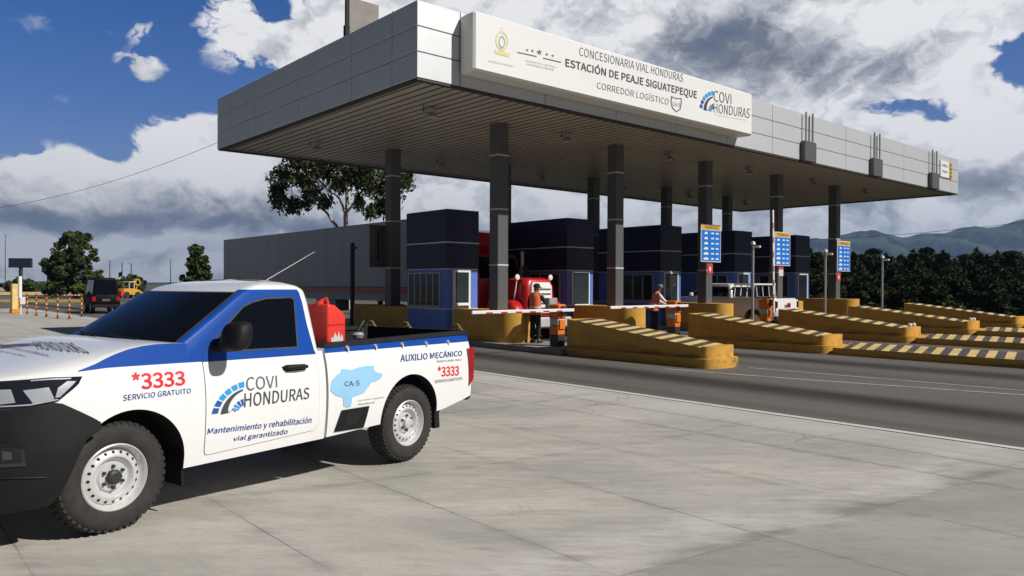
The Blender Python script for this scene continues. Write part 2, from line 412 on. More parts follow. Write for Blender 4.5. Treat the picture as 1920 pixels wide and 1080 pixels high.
def node_mat(name, rough):
    m = bpy.data.materials.new(name); m.use_nodes = True
    nt = m.node_tree; b = nt.nodes['Principled BSDF']; b.inputs['Roughness'].default_value = rough
    return m, nt, b
class NT:
    def __init__(s, nt): s.t = nt; s.N = nt.nodes; s.L = nt.links
    def inp(s, n, i, v):
        if v is None: return
        if hasattr(v, 'links'): s.L.new(v, n.inputs[i])
        else: n.inputs[i].default_value = v
    def M(s, op, a=None, b=None, c=None, clamp=False):
        n = s.N.new('ShaderNodeMath'); n.operation = op; n.use_clamp = clamp
        s.inp(n, 0, a); s.inp(n, 1, b); s.inp(n, 2, c); return n.outputs[0]
    def noise(s, vec, scale, detail=6, rough=.6, stretch=(1, 1, 1), out='Fac'):
        mp = s.N.new('ShaderNodeMapping'); mp.inputs['Scale'].default_value = stretch; s.L.new(vec, mp.inputs[0])
        n = s.N.new('ShaderNodeTexNoise'); n.inputs['Scale'].default_value = scale; n.inputs['Detail'].default_value = detail; n.inputs['Roughness'].default_value = rough
        s.L.new(mp.outputs[0], n.inputs['Vector']); return n.outputs[out]
    def mapr(s, v, a, b, c=0., d=1.):
        n = s.N.new('ShaderNodeMapRange'); s.inp(n, 0, v)
        for i, q in enumerate((a, b, c, d)): n.inputs[i+1].default_value = q
        return n.outputs[0]
    def mix(s, f, a, b, blend='MIX'):
        n = s.N.new('ShaderNodeMix'); n.data_type = 'RGBA'; n.blend_type = blend; s.inp(n, 0, f)
        for i, v in ((6, a), (7, b)):
            if isinstance(v, tuple): n.inputs[i].default_value = (*v, 1)
            else: s.L.new(v, n.inputs[i])
        return n.outputs[2]
    def pos(s):
        tc = s.N.new('ShaderNodeTexCoord'); sp = s.N.new('ShaderNodeSeparateXYZ'); s.L.new(tc.outputs['Object'], sp.inputs[0])
        return tc.outputs['Object'], sp.outputs

def concrete_mat():
    m, nt, b = node_mat('slab concrete', .75); t = NT(nt); p, (x, y, z) = t.pos()
    rot = t.N.new('ShaderNodeMapping'); rot.inputs['Rotation'].default_value = (0, 0, R_(41)); t.L.new(p, rot.inputs[0]); pr = rot.outputs[0]
    n1 = t.noise(pr, .62, 8, .6, (.5, 1.2, 1)); n2 = t.noise(pr, 4.2, 10, .74, (.45, 1.5, 1)); n3 = t.noise(p, 55, 4, .7); n4 = t.noise(p, .22, 4, .5)
    c = t.mix(t.mapr(n1, .30, .68), (.35, .332, .29), (.63, .59, .525))
    c = t.mix(t.mapr(n2, .45, .72, 0, .5), c, (.27, .255, .23))
    c = t.mix(t.mapr(n2, .50, .30, 0, .30), c, (.54, .52, .48))
    c = t.mix(t.mapr(n3, .38, .75, 0, .42), c, (.27, .255, .235))
    n5 = t.noise(pr, 9., 6, .75, (.5, 1.4, 1)); c = t.mix(t.mapr(n5, .54, .74, 0, .55), c, (.24, .225, .205)); c = t.mix(t.mapr(n5, .44, .28, 0, .45), c, (.62, .595, .55))
    c = t.mix(t.mapr(n4, .5, .70, 0, .2), c, (.52, .50, .46))
    # slab tint and joints
    wob = t.M('MULTIPLY', t.M('SUBTRACT', t.noise(p, 1.3, 3), .5), .03)
    gx = t.M('DIVIDE', t.M('ADD', t.M('SUBTRACT', x, .83), wob), 1.42); gy = t.M('DIVIDE', t.M('ADD', t.M('SUBTRACT', t.M('MULTIPLY_ADD', x, .14, y), 3.72), wob), 3.05)
    cell = t.N.new('ShaderNodeCombineXYZ'); t.L.new(t.M('FLOOR', gx), cell.inputs[0]); t.L.new(t.M('FLOOR', gy), cell.inputs[1])
    wn = t.N.new('ShaderNodeTexWhiteNoise'); wn.noise_dimensions = '2D'; t.L.new(cell.outputs[0], wn.inputs['Vector'])
    c = t.mix(t.M('MULTIPLY', wn.outputs['Value'], .16), c, (.22, .21, .195))
    def line(g, size, w):
        f = t.M('FRACT', g); d = t.M('MULTIPLY', t.M('MINIMUM', f, t.M('SUBTRACT', 1., f)), size)
        return t.mapr(d, w*.5, w, 1., 0.), t.mapr(d, .02, .12, 1., 0.)
    jx, sx_ = line(gx, 1.42, .011); jy, sy_ = line(gy, 3.05, .013)
    soft = t.M('MULTIPLY', t.M('MAXIMUM', sx_, sy_), t.mapr(n2, .4, .7, 0, .45))
    c = t.mix(soft, c, (.17, .16, .145))
    fade = t.noise(p, .42, 3, .5)
    j = t.M('MAXIMUM', t.M('MULTIPLY', jx, t.mapr(fade, .42, .58, .12, 1.)), t.M('MULTIPLY', jy, t.mapr(fade, .60, .45, .10, .55)))
    c = t.mix(t.M('MULTIPLY', j, .62), c, (.10, .092, .083))
    # a rough valley across the slabs, the concrete on its near side darker and coarser
    vy = t.M('ADD', t.M('MULTIPLY_ADD', x, .14, t.M('SUBTRACT', y, 3.72)), t.M('MULTIPLY', t.M('SUBTRACT', n1, .5), 1.1))
    c = t.mix(t.mapr(vy, .05, -.12, 0, .36), c, (.21, .195, .18))
    c = t.mix(t.M('MULTIPLY', t.mapr(t.M('ABSOLUTE', vy), .16, .02, 0, 1.), t.mapr(n2, .42, .68, 0, .55)), c, (.16, .15, .14))
    c = t.mix(t.M('MULTIPLY', t.mapr(t.M('ABSOLUTE', t.M('SUBTRACT', vy, .42)), .34, .05, 0, 1.), t.mapr(n2, .60, .38, 0, .6)), c, (.60, .575, .54))
    # pale gutter strip beside the road, with its own joint
    c = t.mix(t.mapr(t.M('ADD', x, t.M('MULTIPLY', t.M('SUBTRACT', n2, .5), .5)), 8.66, 8.84, 0, .45), c, (.56, .54, .49))
    dj = t.M('ABSOLUTE', t.M('SUBTRACT', x, 8.64)); c = t.mix(t.mapr(dj, .008, .022, .55, 0), c, (.12, .115, .105))
    # broken tyre scuffs and spots
    sp = t.N.new('ShaderNodeTexVoronoi'); sp.inputs['Scale'].default_value = 1.1; t.L.new(p, sp.inputs['Vector'])
    c = t.mix(t.mapr(sp.outputs['Distance'], .015, .03, .7, 0), c, (.07, .065, .06))
    st = t.noise(pr, 1.1, 8, .7, (.35, 1.6, 1)); c = t.mix(t.mapr(st, .56, .72, 0, .5), c, (.25, .24, .22))
    tr_ = t.noise(p, 1.6, 5, .6, (2.5, .10, 1)); c = t.mix(t.mapr(tr_, .60, .74, 0, .35), c, (.20, .19, .175))
    ck = t.N.new('ShaderNodeTexVoronoi'); ck.feature = 'DISTANCE_TO_EDGE'; ck.inputs['Scale'].default_value = .33; wv = t.N.new('ShaderNodeVectorMath'); wv.operation = 'MULTIPLY_ADD'; t.L.new(t.noise(p, 1.4, 6, .6, (1, 1, 1), 'Color'), wv.inputs[0]); wv.inputs[1].default_value = (1.1, 1.1, 0); t.L.new(p, wv.inputs[2]); t.L.new(wv.outputs[0], ck.inputs['Vector'])
    c = t.mix(t.M('MULTIPLY', t.mapr(ck.outputs['Distance'], .0015, .004, 1, 0), t.mapr(fade, .50, .60, 0, .6)), c, (.10, .09, .08))
    t.L.new(c, b.inputs['Base Color'])
    bp = t.N.new('ShaderNodeBump'); bp.inputs['Strength'].default_value = .35; bp.inputs['Distance'].default_value = .008
    t.L.new(t.M('SUBTRACT', t.M('MULTIPLY_ADD', n3, .6, n2), t.M('MULTIPLY', j, 1.5)), bp.inputs['Height']); t.L.new(bp.outputs[0], b.inputs['Normal'])
    return m
def asphalt_mat():
    m, nt, b = node_mat('asphalt', .78); t = NT(nt); p, (x, y, z) = t.pos()
    n1 = t.noise(p, .5, 6, .6, (1, .25, 1)); n2 = t.noise(p, 60, 4, .7); n3 = t.noise(p, 2.5, 7, .65, (1, .12, 1))
    c = t.mix(t.mapr(n1, .3, .7), (.105, .094, .082), (.15, .135, .118))
    c = t.mix(t.mapr(n2, .4, .75, 0, .5), c, (.075, .07, .066))
    lane = t.M('FRACT', t.M('DIVIDE', t.M('SUBTRACT', t.M('MULTIPLY_ADD', t.M('SUBTRACT', n1, .5), .5, x), 8.6), 5.04))
    for cx, w, kk in ((.30, .06, .25), (.648, .17, 1.)):
        d = t.M('ABSOLUTE', t.M('SUBTRACT', lane, cx))
        k = t.mapr(d, w, w*.2, 0., .97*kk)
        c = t.mix(t.M('MULTIPLY', k, t.mapr(n3, .25, .6, .75, 1.)), c, (.016, .0145, .013))
    cr = t.N.new('ShaderNodeTexVoronoi'); cr.feature = 'DISTANCE_TO_EDGE'; cr.inputs['Scale'].default_value = .35
    t.L.new(t.noise(p, 1.2, 4, .6, (1, 1, 1), 'Color'), cr.inputs['Vector'])
    c = t.mix(t.mapr(n3, .62, .75, 0, .4), c, (.19, .18, .165))
    t.L.new(c, b.inputs['Base Color'])
    bp = t.N.new('ShaderNodeBump'); bp.inputs['Strength'].default_value = .4; bp.inputs['Distance'].default_value = .008
    t.L.new(n2, bp.inputs['Height']); t.L.new(bp.outputs[0], b.inputs['Normal'])
    return m
def grass_mat():
    m, nt, b = node_mat('dry grass ground', .9); t = NT(nt); p, _ = t.pos()
    n1 = t.noise(p, .06, 8, .65); n2 = t.noise(p, 2., 6, .7)
    c = t.mix(t.mapr(n1, .35, .65), (.045, .065, .02), (.11, .10, .05))
    c = t.mix(t.mapr(n2, .4, .7, 0, .5), c, (.06, .06, .03)); t.L.new(c, b.inputs['Base Color'])
    return m
def grid_mesh(name, xs, ys, zf, m):
    vs = [(x, y, zf(x, y)) for x in xs for y in ys]; n = len(ys)
    fs = [(i*n+j, (i+1)*n+j, (i+1)*n+j+1, i*n+j+1) for i in range(len(xs)-1) for j in range(n-1)]
    me = bpy.data.meshes.new(name); me.from_pydata(vs, [], fs); me.materials.append(m); finish(me, 180)
    return tag(link(name, me), kind='structure')
def lin(a, b, n): return [a+(b-a)*i/n for i in range(n+1)]
asph = asphalt_mat()
grid_mesh('ground', [-4000, -1500, -500, -200, -80, -40, 0, 20, 40, 43, 46, 49, 52, 58, 80, 150, 300, 600, 1200, 2500, 6000],
          [-800, -300, -100, -40, 0, 30, 60, 90, 130, 200, 400, 900, 2000, 6000], lambda x, y: -.14-2.2*smoothstep((x-43)/9), grass_mat())
grid_mesh('concrete_apron', lin(-10, 0, 5)+lin(.5, 9.5, 24), lin(-9, 0, 4)+lin(.5, 20, 39)+lin(24, 63, 6), apron_z, concrete_mat())
grid_mesh('road', lin(9.5, 42.5, 22), lin(-40, 62, 20), lambda x, y: road_z(x), asph)
a, b_, c_, d_ = (atz(*q) for q in ((-500, 551.5), (470, 551.5), (470, 577), (-500, 577)))
mb = MB(); mb.add([(-60, 63.0, .0), (62, 63.0, .0), (70, 165, .0), (-60, 165, .0)], [(0, 1, 2, 3)]); tag(mb.build('cross_road', asph, smooth=0), kind='structure')
def strip(name, pts, w, m, z=.006):
    mb = MB(); pts = [Vector((p[0], p[1], 0)) for p in pts]; vs = []
    for i, p in enumerate(pts):
        t = (pts[min(i+1, len(pts)-1)]-pts[max(i-1, 0)]).normalized(); n = Vector((-t.y, t.x, 0))*w/2
        for q in (p+n, p-n): vs.append((q.x, q.y, (road_z(q.x) if q.x > 9.4 else apron_z(q.x, q.y))+z))
    mb.add(vs, [(2*i, 2*i+1, 2*i+3, 2*i+2) for i in range(len(pts)-1)])
    return tag(mb.build(name, m, smooth=0), kind='structure')
linep = mat('worn road paint', (.52, .51, .48), .7, var=.1, scale=6, dirt=((.13, .125, .115), .5, .75))
liney = mat('worn yellow paint', (.55, .40, .10), .7, var=.1, scale=3)
strip('road_edge_line', [(9.585, -25), (9.585, 40)], .13, mat('edge line paint', (.62, .61, .57), .7, var=.08, scale=5, dirt=((.3, .29, .27), .58, .6)))
strip('lane_line', [(12.98, 10.05), (13.5, 7.4), (14.34, 3.9), (15.9, -2.6)], .075, linep)
strip('lane_line', [(14.5, 9.0), (14.75, 6.2), (14.95, 3.9), (15.6, -3)], .06, linep)
p0, p1 = atz(-250, 566), atz(190, 566.6); d_ = (p1-p0).normalized(); n_ = Vector((-d_.y, d_.x, 0))*.2; mb = MB(); vs = []
for q in (p0, p1):
    for k in (-1, 1): vs += [(q.x+n_.x*k, q.y+n_.y*k, 0), (q.x+n_.x*k, q.y+n_.y*k, .24)]
mb.add(vs, [(0, 1, 5, 4), (2, 6, 7, 3), (1, 3, 7, 5), (0, 2, 3, 1), (4, 5, 7, 6)]); tag(mb.build('median_kerb', liney, None, 0), 'long low yellow kerb across the road behind the striped posts', 'kerb')

def yellow_mat():
    m, nt, b = node_mat('yellow painted concrete', .62); t = NT(nt); p, (x, y, z) = t.pos()
    n1 = t.noise(p, 1.6, 7, .62); n2 = t.noise(p, 5., 8, .7, (1, .35, 1)); n3 = t.noise(p, 3.2, 9, .72, (1, .12, 1.6)); n4 = t.noise(p, 7., 8, .7, (1, 1, .22))
    c = t.mix(t.mapr(n1, .3, .7), (.56, .29, .04), (.68, .375, .055))
    c = t.mix(t.mapr(n4, .56, .74, 0, .45), c, (.30, .17, .045))                  # rain runs
    c = t.mix(t.mapr(n2, .60, .70, 0, .6), c, (.36, .25, .12))                     # rubbed paint
    low = t.mapr(z, .62, .12, 0., 1.)
    c = t.mix(t.M('MULTIPLY', low, t.mapr(n3, .50, .62, 0, .75)), c, (.055, .042, .03))   # tyre scuffs along the foot
    ch = t.N.new('ShaderNodeTexVoronoi'); ch.inputs['Scale'].default_value = 3.1; t.L.new(p, ch.inputs['Vector'])
    c = t.mix(t.mapr(t.M('ADD', ch.outputs['Distance'], t.M('MULTIPLY', t.M('SUBTRACT', n2, .5), .35)), .10, .07, 0, .8), c, (.40, .37, .32))   # chips
    t.L.new(c, b.inputs['Base Color']); bp = t.N.new('ShaderNodeBump'); bp.inputs['Strength'].default_value = .25; bp.inputs['Distance'].default_value = .01
    t.L.new(n2, bp.inputs['Height']); t.L.new(bp.outputs[0], b.inputs['Normal']); return m
M['yellow'] = yellow_mat()

# ---------------------------------------------------------------- canopy
X0, Y0, ZB, ZT = 9.53, 14.25, 6.37, 8.08; X1, Y1 = X0+32.1, Y0+12.2
CX = [14.2+5.04*i for i in range(5)]
can = thing('toll_canopy', 'long flat toll plaza canopy with panelled fascia on charcoal columns', 'canopy', (X0, Y0, 0))
def loc(o): return lambda q: (q[0]-o[0], q[1]-o[1], q[2]-o[2])
CL = (X0, Y0, 0)
mb = MB(); mb.box((.14, .14, ZB+.12), (X1-X0-.14, Y1-Y0-.14, ZT-.12)); mb.build('roof_deck', 'panel_gap', can, 0)
mb = MB(); g = .011
rows = [ZB, ZB+.575, ZB+1.145, ZT]
xs = [X0]+[10.72+2.72*k for k in range(12) if 10.72+2.72*k < X1-.3]+[X1]
ys = [Y0, 15.3, 17.2, 20.2, 23.2, 25.3, Y1]
for k in range(3):
    lo, hi = rows[k]+(g if k else 0), rows[k+1]-(0 if k == 2 else g)
    for i in range(len(xs)-1):
        a, b = xs[i]-X0+(g if i else 0), xs[i+1]-X0-(g if i < len(xs)-2 else 0)
        mb.box((a, 0, lo), (b, .11, hi), 0, .006); mb.box((a, Y1-Y0-.11, lo), (b, Y1-Y0, hi), 0, .006)
    for i in range(len(ys)-1):
        a, b = ys[i]-Y0+(g if i else .113), ys[i+1]-Y0-(g if i < len(ys)-2 else .113)
        mb.box((0, a, lo), (.11, b, hi), 0, .006); mb.box((X1-X0-.11, a, lo), (X1-X0, b, hi), 0, .006)
mb.build('fascia', 'panel', can)
mb = MB()                                          # slats run along the lanes
W_ = X1-X0; x = .16; pitch = .30
prof = []
while x < W_-.16:
    prof += [(x, ZB+.03), (x+.222, ZB+.03), (x+.232, ZB+.10), (x+.288, ZB+.10)]; x += pitch
vs = [(p[0], .16, p[1]) for p in prof]+[(p[0], Y1-Y0-.16, p[1]) for p in prof]; n = len(prof)
mb.add(vs, [(i, i+1, n+i+1, n+i) for i in range(n-1)], [0 if i % 4 == 0 else 1 for i in range(n-1)]); mb.build('soffit', ['soffit', 'groove'], can, 0)
mb = MB()
for lo, hi in (((.02, .02, ZB-.05), (W_-.02, .17, ZB-.002)), ((.02, Y1-Y0-.17, ZB-.05), (W_-.02, Y1-Y0-.02, ZB-.002)), ((.02, .172, ZB-.05), (.17, Y1-Y0-.172, ZB-.002)), ((W_-.17, .172, ZB-.05), (W_-.02, Y1-Y0-.172, ZB-.002))): mb.box(lo, hi)
mb.build('edge_trim', 'trim', can, 0)
mb = MB()
for i, yy in ((1, ys[1]), (2, ys[2]), (3, ys[3]), (4, ys[4]), (5, ys[5])): mb.box((.02, yy-Y0-.03, ZT), (.09, yy-Y0+.03, ZT+.025))
mb.build('joint_clip', 'panel', can, 0)
c0 = None
for row, yy in enumerate((16.77, 22.47)):
    for i, cx in enumerate(CX):
        if c0 is None:
            mb = MB(); mb.box((-.195, 0, 0), (.195, .39, ZB+.06), 0, .012); c0 = mb.build('column', 'column', can)
            bands = []
            for zz in (.78, 2.33, 3.93, 5.48): mb = MB(); mb.box((-.199, -.004, zz-.02), (.199, .394, zz+.02)); bands.append(mb.build('joint_band', 'band', c0, 0))
            col = c0
        else:
            col = c0.copy(); COL.objects.link(col); col.parent = can
            for b0 in bands: b1 = b0.copy(); COL.objects.link(b1); b1.parent = col
        col.location = (cx-.02-X0, yy-Y0, 0)

# soffit lamps
lamp0 = None
lamp_lab = ['nearest corner', 'over the first lane', 'over the second lane', 'over the third lane', 'over the fourth lane', 'over the last lane']
for row, yy in enumerate((16.45, 22.9)):
    for i in range(6):
        xx = 11.45+5.0*i
        lab = 'round floodlight under the canopy soffit, %s row, %s' % (('front', 'rear')[row], ('at the near end', 'second from the near end', 'third from the near end', 'fourth from the near end', 'second from the far end', 'at the far end')[i])
        if lamp0 is None:
            lamp0 = thing('canopy_lamp', lab, 'lamp', (xx, yy, ZB+.07), 0, 'floodlights under the canopy')
            mb = MB(); mb.tube([(0, 0, 0), (0, 0, -.16)], .03); mb.box((-.12, -.10, -.26), (.12, .10, -.10), 0, .02); mb.build('housing', 'grey_post', lamp0); lamp0.scale = (.8, .8, .8)
            mb = MB(); mb.lathe([(.05, -.25), (.13, -.30), (.21, -.40), (.225, -.42), (.20, -.42), (.11, -.31), (0, -.28)], n=20); mb.build('reflector', 'grey_post', lamp0)
            mb = MB(); mb.tube([(-.3, .02, .0), (-.3, .02, -.2)], .015); mb.box((-.33, -.03, -.26), (-.27, .06, -.2), 0, .01); mb.build('camera', 'column', lamp0)
            l = lamp0
        else: l = dup(lamp0, (xx, yy, ZB+.07), 0, lab)

# big sign
SY = 13.70
sg = thing('fascia_sign', 'long white toll station sign box mounted on the sunny fascia', 'sign', (10.70, SY, 6.63))
SL = loc((10.70, SY, 6.63)); SX1 = 22.16; SZ1 = 7.99
mb = MB(); mb.box((0, 0, 0), (SX1-10.70, Y0-SY-.003, SZ1-6.63), 0, .05); mb.build('sign_box', 'sign_white', sg)
def on_sign(px, py):
    p = aty(px, py, SY); return Vector((p.x-10.70, -.006, p.z-6.63))
def sq(*q): return quad(*[on_sign(*a) for a in q])
mb = MB()
put_text(mb, 'CONCESIONARIA VIAL HONDURAS', sq((1086, 104), (1280, 154), (1086, 88), (1281, 139)), 0, -.004)
put_text(mb, 'CORREDOR LOGÍSTICO', sq((1119, 166), (1253, 197), (1119, 150), (1254, 182)), 0, -.004)
build_lines(mb, 'mid_ink', sg)
mb = MB(); put_text(mb, 'ESTACIÓN DE PEAJE SIGUATEPEQUE', sq((1060, 128), (1306, 188), (1060, 105), (1307, 167)), 0, .024)
build_lines(mb, 'grey_ink', sg)
mb = MB()
put_text(mb, 'COVI', sq((1338, 190), (1371, 196), (1338, 169), (1371, 177)), 0, -.004)
put_text(mb, 'HONDURAS', sq((1338, 211), (1405, 222), (1338, 193), (1406, 204)), 0, -.004)
build_lines(mb, 'grey_ink', sg)
mb = MB(); logo(mb, sq((1311, 207), (1338, 211), (1311, 167), (1338, 170)), [0, 1, 2, 3, 1]); mb.build('road_emblem', ['cyan_ink', 'cyan_ink', 'navy_ink', 'grey_ink'], sg, 0)
mb = MB()                                           # stars over a broken rule
def star(c, r):
    vs = [on_sign(c[0]+r*(1 if k % 2 == 0 else .42)*math.sin(k*math.pi/5), c[1]-r*(1 if k % 2 == 0 else .42)*math.cos(k*math.pi/5)) for k in range(10)]
    mb.add(vs, [tuple(range(10))])
for c, r in (((988, 94), 3), ((998, 95.5), 3.4), ((1011, 98), 6), ((1025, 102), 3.4), ((1036, 104.5), 3)): star(c, r)
mb.add([on_sign(*q) for q in ((970, 97), (1006, 105), (1006, 107), (970, 99))], [(0, 1, 2, 3)]); mb.add([on_sign(*q) for q in ((1018, 108), (1052, 116), (1052, 118), (1018, 110))], [(0, 1, 2, 3)])
mb.build('star_emblem', 'mid_ink', sg, 0)
mb = MB()
put_text(mb, 'GOBIERNO DE LA REPÚBLICA', sq((985, 115), (1044, 128), (985, 111), (1044, 124)), 0); put_text(mb, 'HONDURAS', sq((988, 122), (1038, 133), (988, 118), (1038, 129)), 0)
put_text(mb, 'REPÚBLICA DE HONDURAS', sq((916, 116), (962, 126), (916, 112), (962, 122)), 0)
put_text(mb, 'Mantenimiento y rehabilitación vial', sq((1340, 216), (1398, 227), (1340, 213.5), (1398, 224)), 0)
build_lines(mb, 'pale_ink', sg)
mb = MB()                                            # crest: oval wreath over a triangle
def ellipse(c, rx, ry, w, mi, n=24, a0=0, a1=360):
    vs = []
    for k in range(n+1):
        a = R_(a0+(a1-a0)*k/n)
        for r in (1, 1-w): vs.append(on_sign(c[0]+rx*r*math.cos(a), c[1]-ry*r*math.sin(a)+.12*rx*r*math.cos(a)))
    mb.add(vs, [(2*k, 2*k+2, 2*k+3, 2*k+1) for k in range(n)], mi)
ellipse((941, 77), 12, 19, .22, 0); ellipse((941, 79), 6, 12, .3, 1)
mb.add([on_sign(*q) for q in ((926, 94), (957, 100), (954, 107), (929, 101))], [(0, 1, 2, 3)], 0); mb.add([on_sign(*q) for q in ((939, 54), (943, 55), (941, 50))], [(0, 1, 2)], 0)
mb.build('crest', ['gold_ink', 'pale_ink'], sg, 0)
mb = MB()                                            # small road shield outline
sh = [(1258, 180), (1268, 184), (1278, 184), (1278, 194), (1276, 205), (1268, 211), (1260, 203), (1257, 192)]; cx_, cy_ = 1268, 195
vs = [on_sign(*q) for q in sh]+[on_sign(cx_+(q[0]-cx_)*.82, cy_+(q[1]-cy_)*.84) for q in sh]
mb.add(vs, [(i, (i+1) % 8, 8+(i+1) % 8, 8+i) for i in range(8)]); put_text(mb, 'CA-5', sq((1261, 198), (1275, 201), (1261, 191), (1275, 194)))
mb.build('route_shield', 'mid_ink', sg, 0)

# dark boxes hung from rods over the fascia
fb0 = None
for xx, lab in ((26.65, 'dark box hung on two rods over the fascia, the one next to the long sign'), (32.25, 'dark box hung on two rods over the fascia, middle of three'), (38.3, 'dark box hung on two rods beside the small far end sign')):
    if fb0 is None:
        fb0 = thing('fascia_box', lab, 'signal box', (xx, 14.0, 6.32), 0, 'dark boxes hung on the fascia')
        mb = MB(); mb.box((-.42, .06, 0), (.42, .243, .74), 0, .02); mb.build('case', 'column', fb0)
        for dx in (-.25, .25):
            mb = MB(); mb.tube([(dx, .12, .72), (dx, .12, 1.80)], .035); mb.build('hanger_rod', 'grey_post', fb0)
        mb = MB(); mb.tube([(0, .12, .72), (0, .12, 1.72)], .012, 6); mb.build('cable', 'cable', fb0)
    else: dup(fb0, (xx, 14.0, 6.32), 0, lab)
es = thing('end_sign', 'small white notice with yellow arrow strip at far end of fascia', 'sign', (39.25, 14.2, 7.02))
mb = MB(); mb.box((0, 0, 0), (1.02, .046, .76)); mb.build('board', 'sign_white', es, 0)
mb = MB(); mb.box((1.02, 0, 0), (1.42, .046, .76)); mb.build('arrow_strip', 'machine', es, 0)
mb = MB()
for k in range(4): mb.add([(1.10, -.004, .06+.18*k), (1.36, -.004, .06+.18*k), (1.23, -.004, .17+.18*k)], [(0, 1, 2)])
mb.build('arrow', 'black_pt', es, 0)
mb = MB(); fq = lambda a, b, c, d: quad((a, -.004, b), (c, -.004, b), (a, -.004, d), (c, -.004, d))
put_text(mb, 'CARRIL 5', fq(.1, .48, .92, .62), 0, .02); put_text(mb, 'PESADOS', fq(.18, .2, .84, .32), 0, .02); build_lines(mb, 'mid_ink', es)
# panel and mast on the roof
rp = thing('rooftop_panel', 'grey sheet panel on a dark mast standing on the canopy roof', 'panel', (9.83, 18.0, ZT-.12))
mb = MB(); mb.tube([(0, 0, 0), (0, 0, 2.6)], .05); mb.tube([(0, 0, .1), (0, 0, .55)], .085); mb.build('mast', 'dark_metal', rp)
mb = MB(); mb.box((.06, -.03, .2), (.95, .03, 1.32), 0, .01); mb.build('panel', 'isl', rp)

# ---------------------------------------------------------------- toll islands
IY = 16.0
def stripes(mb, y0, y1, zf, xw, xe, period, skew, tilt=0., lift=.004):
    """painted diagonal bars on a top face; y falls towards the viewer"""
    y = y0; k = 0
    while y-period/2 > y1:
        ya, yb = y, y-period/2; vs = []
        for yy in (ya, yb):
            for x, s in ((xw, -skew), (xe, 0)): 
                q = max(y1, min(y0, yy+s)); vs.append((x, q, zf(q)+(tilt if x == xe else 0)+lift))
        mb.add(vs, [(0, 1, 3, 2)], k % 2); vs = []
        ya, yb = y-period/2, y-period
        for yy in (ya, yb):
            for x, s in ((xw, -skew), (xe, 0)):
                q = max(y1, min(y0, yy+s)); vs.append((x, q, zf(q)+(tilt if x == xe else 0)+lift))
        mb.add(vs, [(0, 1, 3, 2)], 1-k % 2); y -= period
def make_island(i, label, booth_end):
    t = thing('toll_island', label, 'traffic island', (CX[i], IY, road_z(CX[i])), 0, 'yellow toll islands between the lanes')
    Y = lambda y: y-IY
    mb = MB()                                   # kerbed slab with rounded ends
    hw = .80; pts = [(hw*math.cos(R_(a)), Y(25.4)+.8*math.sin(R_(a))) for a in range(0, 181, 15)]+[(-hw, Y(13.6)), (hw, Y(13.6))]
    mb.prism(pts, 'z', -.1, .15); mb.build('kerb_slab', 'isl', t)
    for zz, r, h0 in ((1.03, .55, .15),):
        mb = MB()
        pts = [(r*math.cos(R_(a)), Y(16.4)-r*math.sin(R_(a))) for a in range(0, 181, 9)]+[(-r, Y(18.40)), (r, Y(18.40))]
        mb.prism(pts, 'z', h0, zz); mb.build('barrier_wall', 'yellow', t, 40); mb = MB()
        pts = [(r*math.cos(R_(a)), Y(24.3)+r*math.sin(R_(a))) for a in range(0, 181, 9)]+[(-r, Y(booth_end+.06)), (r, Y(booth_end+.06))]
        mb.prism(pts, 'z', h0, zz); mb.build('barrier_wall', 'yellow', t, 40)
    mb = MB(); hw = .62                          # plinth, tapering ramp and rounded nose
    pts = [(-hw, Y(13.597)), (hw, Y(13.597))]+[(hw*math.cos(R_(a)), Y(9.6)-.32*math.sin(R_(a))) for a in range(0, 181, 15)]
    mb.prism(pts, 'z', -.1, .2); mb.build('plinth', 'yellow', t, 40)
    zr = lambda yl: .43+(.90-.43)*max(0, (yl-Y(9.65)))/(13.66-9.65)
    hr = .53
    mb = MB(); mb.prism([(Y(13.66), .2), (Y(13.66), .90), (Y(9.65), .43), (Y(9.65), .2)], 'x', -hr, hr); r = mb.build('ramp', 'yellow', t, 0)
    mb = MB(); stripes(mb, Y(13.66), Y(9.69), zr, -hr, hr, .385, .26); mb.build('chevron_paint', ['black_pt', 'yellow_lt'], r, 0)
    mb = MB(); pts = [(-hr, Y(9.647)), (hr, Y(9.647))]+[(hr*math.cos(R_(a)), Y(9.6)-.20*math.sin(R_(a))) for a in range(0, 181, 15)]
    mb.prism(pts, 'z', .2, .46); mb.build('nose_block', 'yellow', t, 40)
    if i in (2, 3):
        mb = MB()
        for dx in (-.14, .14): mb.lathe([(0, .58), (.05, .56), (.065, .52), (.05, .47), (.04, .458)], c=(dx, Y(9.57), 0), n=12)
        mb.build('reflector', 'white', t)
    if i > 0:
        kw = .56; y1 = Y(-6.0); y0 = Y(9.25)
        mb = MB(); vs = [(-kw, y0, -.1), (kw, y0, -.1), (kw, y0, .25), (-kw, y0, .17), (-kw, y1, -.1), (kw, y1, -.1), (kw, y1, .25), (-kw, y1, .17)]
        mb.add(vs, [(0, 1, 2, 3), (4, 7, 6, 5), (0, 3, 7, 4), (3, 2, 6, 7), (2, 1, 5, 6), (1, 0, 4, 5)]); k = mb.build('low_kerb', 'yellow', t, 0)
        mb = MB(); stripes(mb, y0, y1, lambda y: .17, -kw, kw, .37, .26, .08); mb.build('chevron_paint', ['black_pt', 'yellow_lt'], k, 0)
    return t
BE = [20.62, 21.65, 21.65, 21.65, 21.65]
il = ['yellow toll island nearest the pickup, its ramp ending in a bare rounded nose',
      'yellow toll island of the first low striped kerb, worker leaning behind its ramp',
      'yellow toll island with the raised barrier, two white reflectors on its nose',
      'yellow toll island behind the raised barrier, ramp starting by the thin camera pole',
      'farthest yellow toll island, only its ramp top showing before the dark trees']
for i in range(5): make_island(i, il[i], BE[i])

